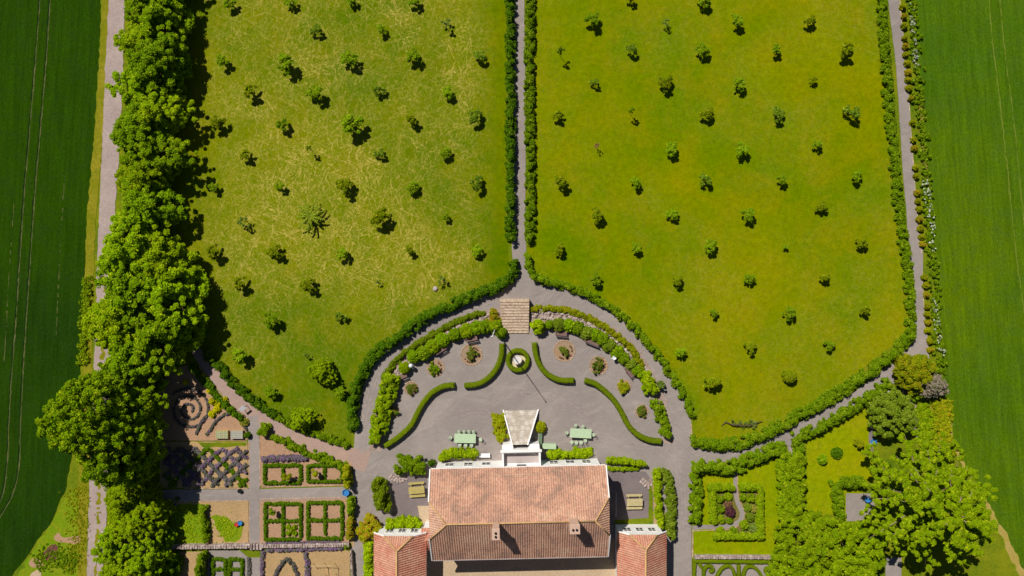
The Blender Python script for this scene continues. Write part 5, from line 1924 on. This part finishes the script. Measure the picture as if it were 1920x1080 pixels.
# box square in the hedged garden
t = thing('box_hedge_square', 'square of bright green clipped hedge framing the winding path garden', 'clipped hedge', P(1383, 962) + (0,))
for q in ([(1330, 916), (1376, 914)], [(1390, 914), (1428, 914)], [(1337, 920), (1338, 984)], [(1426, 918), (1427, 1008)], [(1340, 1006), (1432, 1006)]):
    o = hedge('x', q, 15, 1.1, 'hbright', name='hedge_side', size=0.15, rough=0.2, clump=0.3, dens=1.5, sm=False)
    for kk in ('label', 'category'):
        del o[kk]
    o.location = Vector(o.location) - Vector(t.location)
    o.parent = t
PLN = 'leafy perennials inside the hedge square'
for i, (px, py, r, lf, l) in enumerate([(1350, 935, 9, 'hedge', 'green perennial clump in the top left corner of the hedge square'), (1366, 932, 8, 'hbright', 'bright perennial clump beside the path mouth, left'),
                                        (1352, 955, 8, 'hedge', 'green clump left of the pale ground in the hedge square'), (1366, 945, 7, 'pink', 'reddish clump above the maroon shrub'),
                                        (1370, 961, 10, 'maroon', 'round maroon shrub beside the winding path'), (1352, 975, 8, 'hbright', 'bright clump below left of the maroon shrub'),
                                        (1368, 976, 7, 'hedge', 'green clump just under the maroon shrub'), (1392, 932, 8, 'hedge', 'green clump right of the path mouth'),
                                        (1408, 935, 9, 'hbright', 'bright clump in the top right corner of the hedge square'), (1402, 952, 8, 'silver', 'pale clump inside the curve of the path'),
                                        (1414, 955, 7, 'straw', 'straw coloured clump at the right side of the hedge square'), (1407, 970, 9, 'silver', 'silvery clump right of the path bend'),
                                        (1396, 985, 9, 'hbright', 'bright clump below the path bend'), (1412, 990, 8, 'grey', 'grey clump in the bottom right corner of the hedge square'),
                                        (1376, 996, 8, 'hedge', 'green clump along the bottom hedge, middle'), (1352, 996, 8, 'hbright', 'bright clump along the bottom hedge, left')]):
    ball_bush('perennial', l, 'plant', px, py, r, lf, group=PLN, n=26, size=0.14)

# planted bank, outer low hedge and inner shrubs
hedge('low yellow green hedge along the curved walk, west half', [(905, 586), (870, 597), (835, 614), (800, 634), (768, 655), (742, 678), (724, 700), (716, 712)], 12, 0.7, 'box', size=0.15, clump=0.3, dens=1.2)
hedge('golden shrub at the left shoulder of the garden steps', [(918, 590), (926, 598), (930, 606)], 26, 1.1, 'orangeg', cat='shrub', name='shrub', size=0.17)
hedge('low yellow green hedge along the curved walk, east half', [(996, 580), (1025, 579), (1060, 582), (1095, 592), (1125, 608), (1155, 628), (1178, 648), (1193, 668), (1205, 692)], 13, 0.7, 'yellowg', size=0.15, clump=0.3, dens=1.2)
BSH = 'leafy shrubs along the inner edge of the planted bank'
wb = [(928, 612, 13, 'green shrub touching the golden shrub at the left of the steps'), (908, 614, 12, 'shrub second from the steps on the west bank'), (893, 615, 13, 'bright shrub above the bench nearest the steps, west side'),
      (875, 621, 14, 'shrub with deep shadow west of the bench nearest the steps'), (853, 628, 12, 'shrub east of the stony gap in the west bank'),
      (829, 638, 14, 'shrub right above the bench by the small rose bed'), (812, 650, 14, 'big leafy shrub in the middle of the west bank'), (795, 662, 14, 'shrub between the middle of the west bank and the white urn'),
      (776, 668, 13, 'shrub just above the white urn'), (758, 690, 11, 'pale shrub touching the crooked bench')]
for i, (px, py, r, l) in enumerate(wb):
    ball_bush('shrub', l, 'shrub', px, py, r * 1.03, ['hbright', 'hedge', 'deep'][i % 3], 1.5, BSH, n=60, size=0.19)
eb = [(1030, 609, 8, 'small round shrub beside the lime bush right of the steps'), (1048, 610, 13, 'shrub over the first bench right of the steps'), (1066, 611, 12, 'shrub just right of the first bench on the east bank'),
      (1083, 615, 13, 'shrub above the gap between the two upper east benches'), (1100, 624, 13, 'shrub above the left end of the long east bench'), (1116, 628, 12, 'shrub above the long east bench'),
      (1130, 636, 13, 'dark shrub right of the long east bench'), (1142, 648, 13, 'shrub uphill of the white bird bath'), (1157, 660, 13, 'shrub immediately right of the white bird bath'),
      (1170, 672, 11, 'shrub between bird bath and the easternmost bench'), (1183, 683, 11, 'shrub above the easternmost bench'), (1194, 694, 11, 'shrub right of the easternmost bench')]
for i, (px, py, r, l) in enumerate(eb):
    ball_bush('shrub', l, 'shrub', px, py, r * 1.03, ['hedge', 'silver', 'deep'][i % 3], 1.3, BSH, n=60, size=0.17)
hedge('thick bright shrub hedge closing the west side of the forecourt', [(734, 706), (728, 728), (722, 752), (714, 780), (709, 808), (709, 832)], 32, 1.7, 'hbright', size=0.2, dens=1.2)
hedge('shrub hedge closing the east side of the forecourt, yellowish upper part', [(1206, 700), (1216, 720), (1226, 738)], 26, 1.6, 'lime', size=0.2)
hedge('shrub hedge closing the east side of the forecourt, greener lower part', [(1230, 752), (1238, 778), (1246, 800), (1253, 822)], 22, 1.4, 'hedge', size=0.15)
ball_bush('shrub', 'small straggly shrub leaning over the curved walk east side', 'shrub', 1240, 722, 7, 'grey', 1.8, n=20)
ball_bush('bush', 'round dark green bush at the foot of the flagpole', 'bush', 940, 624, 11, 'hedge', 1.5, n=70, size=0.15)
hedge('plump lime green bush right of the garden steps', [(1012, 605), (1004, 622)], 26, 1.7, 'lime', cat='bush', name='bush', size=0.18, dens=1.4)
# clipped hedges of the forecourt
clipped('clipped curving hedge left of the fountain', [(941, 645), (940, 665), (934, 685), (922, 703), (906, 716), (890, 722), (870, 724)], 9, 0.8)
clipped('clipped curving hedge right of the fountain', [(1002, 643), (1004, 662), (1010, 681), (1022, 698), (1038, 709), (1055, 714), (1077, 714)], 9, 0.8)
clipped('long clipped S curve hedge on the west of the forecourt', [(852, 723), (832, 725), (812, 735), (796, 752), (783, 773), (771, 797), (752, 816), (736, 828), (720, 838)], 9, 0.8)
clipped('long clipped S curve hedge on the east of the forecourt', [(1097, 714), (1116, 720), (1136, 735), (1153, 753), (1166, 774), (1178, 797), (1195, 815), (1218, 826), (1242, 829)], 9, 0.8)
clipped('clipped ring hedge round the small fountain', [(971 + 18.5 * math.cos(a), 676 + 18.5 * math.sin(a)) for a in np.linspace(0, 2 * PI, 25)], 8, 0.7, closed=True)
# rose beds
RB = [(884, 665, 21, 11, 'large round rose bed left of the fountain', 'rose'), (817, 690, 16, 10, 'round rose bed below the west shrubs with one dense bush', 'hedge'), (771, 728, 13, 8, 'small rose bed below the crooked bench', 'rose'),
      (739, 772, 11, 8, 'smallest rose bed close to the west shrub hedge', 'rose'), (1058, 658, 21, 11, 'large round rose bed right of the fountain', 'rose'), (1122, 685, 18, 11, 'round rose bed below the white bird bath', 'rose'),
      (1170, 725, 13, 12, 'rose bed almost filled by one yellowish bush', 'yellowg'), (1203, 771, 12, 9, 'small rose bed near the east end of the clipped S curve', 'rose')]
for (px, py, r, rb, l, lf) in RB:
    t = thing('rose_bed', l, 'flower bed', P(px, py, 0) + (0,))
    mb = MB()
    k = int(r * 1.9)
    for i in range(k):
        a = 2 * PI * i / k + random.uniform(-.05, .05)
        mb.box((r * S * 0.94 * math.cos(a), r * S * 0.94 * math.sin(a), 0.07), (0.12, random.uniform(0.08, 0.14), 0.12), a, 0, 0.02)
    mb.build('stone_edging', M['brickstep'], t)
    rng = np.random.default_rng(px)
    nb = 8
    c = [(rng.normal(0, 0.42) * rb * S, rng.normal(0, 0.42) * rb * S, rng.uniform(0.2, 0.6)) for _ in range(nb + 2 * rb)]
    link('rose_bush', foliage_mesh('rose_bush', c, np.full(len(c), 0.2), 30, 0.13, L[lf], rng), t)
    if r > 15:
        c = [(math.cos(a) * r * S * 0.68, math.sin(a) * r * S * 0.68, 0.1) for a in rng.uniform(-2.6, 1.2, 12)]
        link('edging_plants', foliage_mesh('edging_plants', c, np.full(len(c), 0.1), 14, 0.09, L['pink'], rng, core=False), t)

# planting round the house
hedge('yellow green creeper hedge along the left side of the stone stairs', [(934, 778), (935, 795), (938, 812), (944, 826)], 24, 1.1, 'yellowg', size=0.16, dens=1.3)
ball_bush('shrub', 'yellow green shrub at the right side of the stone stairs', 'shrub', 1014, 802, 11, 'yellowg', 1.2, n=50, size=0.15)
hedge('bright hedge under the north front left of the porch', [(826, 856), (850, 852), (875, 851), (894, 852)], 19, 1.4, 'lime', size=0.17, dens=1.4)
hedge('bright hedge under the north front right of the porch', [(1030, 855), (1055, 851), (1085, 850), (1110, 852)], 19, 1.2, 'lime', size=0.17, dens=1.4)
hedge('leafy hedge north of the west courtyard', [(744, 872), (768, 874), (795, 872)], 34, 1.8, 'hedge', size=0.15, dens=1.4)
hedge('small dark bush at the north west corner of the house', [(806, 868), (814, 864)], 14, 1.1, 'dark', cat='bush', name='bush', size=0.17)
hedge('tall yellow edged hedge west of the dark courtyard', [(708, 900), (712, 920), (716, 940), (722, 958)], 27, 2.2, 'box', size=0.2, dens=1.4)
hedge('mixed flowering shrub by the north west corner of the west wing', [(700, 975), (688, 990), (684, 1008), (712, 985)], 34, 1.6, 'orangeg', cat='shrub', name='shrub', size=0.2, dens=1.1)
hedge('bright hedge in front of the west wing gable', [(728, 984), (750, 982), (775, 983), (790, 986)], 24, 1.5, 'lime', size=0.18, dens=1.4)
hedge('bright hedge along the west wall of the west wing', [(692, 1020), (691, 1045), (692, 1070), (692, 1110)], 20, 1.6, 'lime', size=0.18, dens=1.3)
hedge('long low bright hedge north of the picnic courtyard', [(1140, 864), (1165, 865), (1190, 867), (1210, 872)], 12, 1.3, 'lime', size=0.16, dens=1.4, clump=0.3)
hedge('narrow hedge behind the long low hedge of the picnic courtyard', [(1142, 879), (1175, 879), (1200, 880)], 7, 0.6, 'hbright', size=0.15, clump=0.25)
hedge('inner tall green hedge east of the picnic courtyard', [(1232, 882), (1234, 920), (1236, 960), (1240, 990)], 14, 1.5, 'lime', size=0.17, dens=1.3, clump=0.35)
hedge('outer curved shrub hedge beside the east road', [(1240, 885), (1252, 900), (1258, 925), (1259, 955), (1258, 985), (1258, 1008)], 20, 1.5, 'silver', size=0.2, dens=1.2)

# ================================================================== KITCHEN GARDEN
# labyrinth spiral of low dark plants
pts = []
for k in range(64):
    a = k * 0.245 - 0.4
    r = 7 + 2.3 * a
    pts.append((354 + r * math.cos(-a), 768 + r * math.sin(-a)))
hedge('low dark spiral of herbs forming a labyrinth in reddish soil', pts, 4.2, 0.3, 'lavg', cat='labyrinth', name='labyrinth', size=0.12, clump=0.17, dens=0.9, per=22)
hedge('curved row of low dark herbs below right of the labyrinth', [(462, 806), (450, 786), (436, 776), (420, 778), (404, 790), (394, 806), (384, 818)], 5, 0.4, 'lavg', cat='herb row', name='herb_row', size=0.12, clump=0.17, per=22)
hedge('straight row of low dark herbs leading to the cold frames', [(384, 780), (374, 798), (366, 816)], 5, 0.4, 'lavg', cat='herb row', name='herb_row', size=0.12, clump=0.17, per=22)
YF = 'yellow flowering clumps beside the labyrinth'
for (px, py, r, l) in ((347, 717, 5, 'small yellow flowering clump at the shadow edge left of the labyrinth'), (378, 709, 8, 'yellow flowering clump at the upper point of the labyrinth bed'), (391, 733, 4, 'tiny yellow clump between the hedge and the labyrinth'),
                       (398, 752, 8, 'yellow flowering clump at the left of the main yellow drift'), (412, 757, 10, 'largest yellow flowering clump of the drift'), (406, 768, 7, 'yellow clump on the lower side of the drift'), (397, 777, 7, 'lowest yellow flowering clump near the curved herb row'),
                       (421, 750, 6, 'yellow clump closest to the hedge of the walk')):
    ball_bush('flower_clump', l, 'flowers', px, py, r, 'yellowf', 0.6, YF, n=26, size=0.14)
ball_bush('flower_clump', 'pale straw coloured clump at the lower corner of the sloping walk', 'flowers', 457, 792, 9, 'straw', 0.6, n=24, size=0.14)
ball_bush('bush', 'small dark bush right of the cold frames', 'bush', 463, 816, 6, 'dark', 0.9, n=24, size=0.15)
# lavender lattice
n_l = 0
R4 = (308, 841, 463, 911)


def clip_diag(k, sgn):
    """segment of x + sgn*y = k inside the rectangle"""
    x0, y0, x1, y1 = R4
    out = []
    for x in np.linspace(x0, x1, 200):
        y = (k - x) / sgn
        if y0 <= y <= y1:
            out.append((x, y))
    return (out[0], out[-1]) if len(out) > 12 else None


LT = 'diagonal lavender rows of the lattice bed'
segs = []
for k in range(1151, 1375, 26):
    q = clip_diag(k, 1)
    if q:
        segs.append((q, 'rising'))
for k in range(-607, -370, 26):
    q = clip_diag(k, -1)
    if q:
        segs.append((q, 'falling'))
nn = {'rising': 0, 'falling': 0}
for q, d in segs:
    nn[d] += 1
    i = nn[d]
    hedge(f'low lavender row {d} to the right, {ORD[i]} from the left in the lattice bed', q, 8.5, 0.45, ['lavg', 'lav', 'boxg', 'lavg', 'lav'][(i * 2 + (d == 'rising')) % 5], cat='lavender row', name='lavender_row',
          size=0.13, clump=0.2, per=22, group=LT, sm=False)
# squares of box hedge
def box_garden(label, x0, y0, x1, y1, xs, ys, leaf='boxg', extra=None):
    t = thing('box_garden', label, 'clipped hedge', P((x0 + x1) / 2, (y0 + y1) / 2) + (0,), 0)
    lines = [[(x0, y0), (x1, y0)], [(x0, y1), (x1, y1)], [(x0, y0 + 2), (x0, y1 - 2)], [(x1, y0 + 2), (x1, y1 - 2)]]
    lines += [[(x, y0 + 4), (x, y1 - 4)] for x in xs] + [[(x0 + 4, y), (x1 - 4, y)] for y in ys]
    lines += extra or []
    for i, q in enumerate(lines):
        o = hedge('x', q, 7.5 if i < 4 else 6.5, 0.5, leaf, name='hedge_side', size=0.12, clump=0.22, per=26, dens=1.2, rough=0.35, sm=False)
        for kk in ('label', 'category'):
            del o[kk]
        o.location = Vector(o.location) - Vector(t.location)
        o.parent = t
    return t


box_garden('box hedge rectangle of two plots beneath the purple lavender band', 496, 873, 563, 906, [530], [])
t = box_garden('box hedge rectangle with a cut off corner next to the tall road hedge', 577, 873, 640, 903, [608], [], extra=[])
box_garden('box hedge square of four plots, left one, with a small tree in it', 497, 945, 563, 1012, [530], [977])
box_garden('box hedge square of four plots, right one, all plots bare', 577, 943, 641, 1010, [609], [976])
box_garden('small overgrown box square, left of the pair near the bottom edge', 398, 1049, 422, 1090, [], [1068])
box_garden('small overgrown box square, right of the pair near the bottom edge', 430, 1049, 453, 1090, [], [1068])
for i, (px, py) in enumerate(((540, 988), (540, 1000), (552, 988), (552, 1000), (546, 994))):
    ball_bush('herb_clump', 'green herb clump in the planted plot of the left box square', 'herbs', px, py, 5, 'hbright', 0.5, 'herb clumps in the planted plot', n=16, size=0.12)
for px, py, r, lf, l in ((539, 895, 6, 'yellowg', 'small round tree in the right plot under the lavender band'), (590, 888, 7, 'yellowg', 'small tree with round shadow in the cut off box garden'), (510, 961, 6, 'hedge', 'small round tree in the top left plot of the left box square')):
    t = thing('standard_tree', l, 'small tree', P(px, py, 1.1) + (0,))
    c = RNG.normal(0, 0.16, (12, 3)) * (1, 1, 0.8) + (0, 0, 1.15)
    link('crown', foliage_mesh('crown', c, np.full(12, 0.22), 28, 0.13, L[lf]), t)
    mb = MB()
    mb.tube([(0, 0, 0), (0, 0, 1.1)], [0.04, 0.03], 6)
    mb.build('trunk', M['bark'], t)
hedge('thick band of purple lavender above the first box garden', [(492, 862), (530, 860), (575, 860)], 13, 0.55, 'lav', cat='lavender', name='lavender', size=0.13, clump=0.24, dens=1.4, per=26)
hedge('purple lavender row right under the left box square', [(500, 1019), (560, 1018), (640, 1017)], 4, 0.4, 'lav', cat='lavender', name='lavender', size=0.12, clump=0.16, per=20)
hedge('purple lavender row below the low wall', [(500, 1032), (560, 1031), (642, 1029)], 7, 0.5, 'lav', cat='lavender', name='lavender', size=0.13, clump=0.2, per=24)
hedge('lavender row down the left side of the lower tan bed', [(493, 1036), (491, 1055), (491, 1080), (491, 1105)], 8, 0.5, 'lav', cat='lavender', name='lavender', size=0.13, clump=0.2, per=24)
hedge('vivid purple lavender strip in the middle of the lower tan beds', [(573, 1038), (575, 1060), (576, 1085), (577, 1105)], 11, 0.55, 'lav', cat='lavender', name='lavender', size=0.13, clump=0.24, per=26)
hedge('pointed arch of grey green herbs in the lower tan bed', [(514, 1085), (522, 1066), (533, 1050), (537, 1048), (545, 1056), (554, 1070), (560, 1088)], 8, 0.5, 'lavg', cat='herb row', name='herb_row', size=0.13, clump=0.2, per=24)
hedge('dark lavender row beside the walk at the bottom left', [(466, 1048), (467, 1080), (467, 1105)], 7, 0.4, 'lavg', cat='lavender', name='lavender', size=0.12, clump=0.18)
hedge('narrow green hedge dividing the sprouting bed', [(381, 950), (382, 975), (384, 1000), (385, 1018)], 13, 1.1, 'hedge', size=0.15, dens=1.3, clump=0.3)
hedge('tall yellowish hedge between box gardens and the west road', [(650, 876), (650, 895), (652, 912)], 15, 1.7, 'yellowg', size=0.17, dens=1.3, clump=0.35)
hedge('uneven flowering border along the west road, upper part', [(655, 936), (657, 950), (655, 965)], 15, 1.6, 'hedge', size=0.18, dens=1.2, clump=0.35)
hedge('uneven flowering border along the west road, lower part', [(654, 972), (656, 990), (655, 1012)], 14, 1.4, 'orangeg', size=0.18, dens=1.1, clump=0.33)
ball_bush('flower_clump', 'silvery blue clump at the end of the low wall', 'flowers', 650, 1024, 7, 'silver', 0.7, n=24, size=0.14)
# parterre of scrolled box at the lower right
t = thing('parterre', 'scrolled clipped box parterre on grey gravel at the bottom edge', 'clipped hedge', P(1380, 1080) + (0,))
sc_ = [[(1300, 1053), (1380, 1054), (1460, 1055)], [(1303, 1056), (1302, 1075), (1302, 1110)],
       [(1311, 1058), (1318, 1066), (1324, 1070)], [(1321, 1090), (1320, 1074), (1326, 1063), (1334, 1063), (1338, 1068), (1335, 1073), (1331, 1071)],
       [(1341, 1100), (1347, 1078), (1356, 1066), (1366, 1062), (1373, 1066), (1378, 1078), (1380, 1100)], [(1386, 1110), (1386, 1080), (1386, 1060)],
       [(1393, 1100), (1395, 1078), (1400, 1066), (1408, 1063), (1418, 1067), (1427, 1078), (1434, 1098)],
       [(1454, 1100), (1452, 1078), (1448, 1070), (1440, 1066), (1436, 1072), (1440, 1077)]]
for q in sc_:
    o = clipped('x', q, 5.5 if len(q) > 3 else 6, 0.45, parent=None, lab=False, name='scroll_hedge')
    o.location = Vector(o.location) - Vector(t.location)
    o.parent = t

# ================================================================== EAST BORDER
GS = 'golden spirea bushes along the east walk'
spy = [(1694, 12), (1696, 30), (1696, 48), (1697, 72), (1698, 86), (1699, 102), (1702, 118), (1704, 135), (1703, 149), (1705, 165), (1708, 184), (1712, 230), (1713, 262), (1715, 278), (1717, 314), (1719, 330),
       (1721, 362), (1722, 377), (1724, 392), (1725, 412), (1727, 428), (1729, 444), (1731, 458), (1734, 520), (1737, 535), (1738, 553), (1739, 574), (1740, 590), (1741, 604), (1741, 620), (1744, 640), (1746, 656)]
for i, (px, py) in enumerate(spy):
    k = i + 1
    if k <= 11:
        l = f'golden bush beside the east walk, {ORD[k]} one counted down from the top edge'
    elif k <= 22:
        l = f'golden bush, {ORD[k-11]} of the middle stretch of the east walk border'
    else:
        l = f'golden bush, {ORD[k-22]} of the lower stretch of the east walk border'
    ball_bush('spirea_bush', l, 'bush', px, py, random.uniform(5, 6.5), 'orangeg' if i % 3 == 1 else 'yellowg', 0.8, GS, n=26, size=0.14)
# wild flowers and weeds of the border: nobody could count them
def scatter(name, label, pts, width, n, r, leaf, h, per=12, size=0.12, core=False):
    q = resample([P(a, b) for a, b in pts], 0.2)
    t0 = np.gradient(q, axis=0)
    t0 /= np.linalg.norm(t0, axis=1)[:, None]
    i = RNG.integers(0, len(q), n)
    off = RNG.normal(0, width * S * 0.33, n)
    c = np.zeros((n, 3))
    c[:, 0] = q[i, 0] - t0[i, 1] * off
    c[:, 1] = q[i, 1] + t0[i, 0] * off
    c[:, 2] = h * RNG.uniform(0.5, 1.1, n)
    o = link(name, foliage_mesh(name, c, r * RNG.uniform(0.6, 1.3, n), per, size, L[leaf], core=core))
    return tag(o, label, 'plants', None, 'stuff')


BL = [(1706, -10), (1713, 80), (1720, 160), (1727, 240), (1733, 330), (1741, 430), (1749, 520), (1754, 610), (1762, 700)]
scatter('border_weeds', 'green weeds filling the border between east walk and field', BL, 15, 380, 0.24, 'hedge', 0.35, 16, 0.17, True)
scatter('white_wildflowers', 'white wildflowers along the field side of the east border', [(1705, 10), (1711, 90), (1716, 130)], 7, 40, 0.13, 'whitef', 0.6, 16, 0.1)
scatter('white_wildflowers', 'dense white wildflowers in the middle of the east border', [(1731, 340), (1736, 375), (1740, 400), (1744, 440), (1747, 470)], 12, 60, 0.11, 'whitef', 0.6, 16, 0.1)
scatter('white_wildflowers', 'white wildflowers in the lower east border', [(1748, 560), (1752, 600), (1758, 640), (1763, 665)], 11, 36, 0.11, 'whitef', 0.6, 16, 0.1)
scatter('white_wildflowers', 'white flowers on the fringe of the willow', [(1640, 770), (1650, 752), (1668, 735)], 12, 70, 0.17, 'whitef', 0.7, 16, 0.1)
scatter('dry_grass', 'dry straw coloured grass at the edge of the east field', [(1724, 200), (1732, 290), (1738, 370)], 5, 120, 0.15, 'straw', 0.2, 12, 0.14)
scatter('tall_grass', 'yellow green tall grass strip right of the willow', [(1762, 750), (1766, 800), (1772, 860)], 20, 300, 0.3, 'yellowg', 0.4, 18, 0.18, True)
scatter('tall_grass', 'green weeds under the corner shrubs', [(1725, 760), (1735, 800), (1740, 850)], 26, 240, 0.26, 'hbright', 0.3, 16, 0.16, True)
scatter('tall_grass', 'yellow green grass beside the farm track in the lower left', [(140, 915), (150, 960), (145, 1010), (135, 1075)], 34, 420, 0.12, 'yellowg', 0.05, 8, 0.1)
scatter('tall_grass', 'weeds between the left field and the farm track', [(166, 520), (160, 600), (158, 680)], 14, 160, 0.25, 'hbright', 0.3, 14, 0.17)
scatter('low_weeds', 'bright weeds under the trees of the lower belt', [(215, 900), (212, 960), (210, 1040)], 18, 260, 0.24, 'lime', 0.2, 14, 0.16)
scatter('weeds_on_heap', 'green weeds around the bare soil heaps at the lower left', [(70, 1060), (110, 1040), (140, 1060)], 34, 260, 0.15, 'hedge', 0.1, 10, 0.12)
scatter('sprouts', 'rows of young green plants in the sprouting bed', [(350, 950), (352, 1015)], 44, 230, 0.1, 'lime', 0.1, 8, 0.1)
scatter('sprouts', 'young green plants in the right half of the sprouting bed', [(410, 975), (435, 1005)], 30, 130, 0.1, 'lime', 0.08, 8, 0.1)
# hand-sized pieces on the garden lawns
ball_bush('shrub', 'small round shrub on the side lawn, nearer the tall hedge block', 'shrub', 1543, 862, 9, 'deep', 1.0, n=36)
ball_bush('shrub', 'low flat dark shrub on the side lawn', 'shrub', 1570, 850, 11, 'dark', 0.6, n=36)
ball_bush('shrub', 'leggy shrub on the side lawn by the narrow path', 'shrub', 1612, 832, 9, 'yellowg', 1.5, n=30)
ball_bush('shrub', 'small dark shrub on the east lawn touching the arc hedge', 'shrub', 1275, 660, 9, 'dark', 1.0, n=36) if False else None
# sprawling branch pile near the bottom of the east lawn
t = thing('branch_pile', 'long dark sprawling row of cut branches near the bottom of the east lawn', 'branches', P(1390, 796, 0.2) + (0,))
rng = np.random.default_rng(9)
c = [(rng.uniform(-1.2, 2.2), rng.normal(0, 0.22), rng.uniform(0.1, 0.35)) for _ in range(34)]
link('leaves', foliage_mesh('leaves', c, np.full(34, 0.17), 14, 0.15, L['grey'], rng, core=False), t)
mb = MB()
mb.tube([(-2.5, -0.25, 0.06), (-1.9, 0.35, 0.25), (-1.2, 0.0, 0.4), (0, -0.05, 0.5), (1.3, -0.1, 0.35), (2.3, 0.4, 0.3), (2.7, 0.3, 0.1)], [0.03, 0.08, 0.09, 0.09, 0.08, 0.05, 0.03], 6)
mb.build('branch', M['bark'], t, smooth=True)
for a in range(6):
    mb = MB()
    x = -1.2 + a * 0.6
    mb.tube([(x, 0, 0.4), (x + rng.uniform(-.3, .3), rng.choice([-1, 1]) * 0.5, 0.15)], [0.05, 0.02], 5)
    mb.build('twig', M['bark'], t)
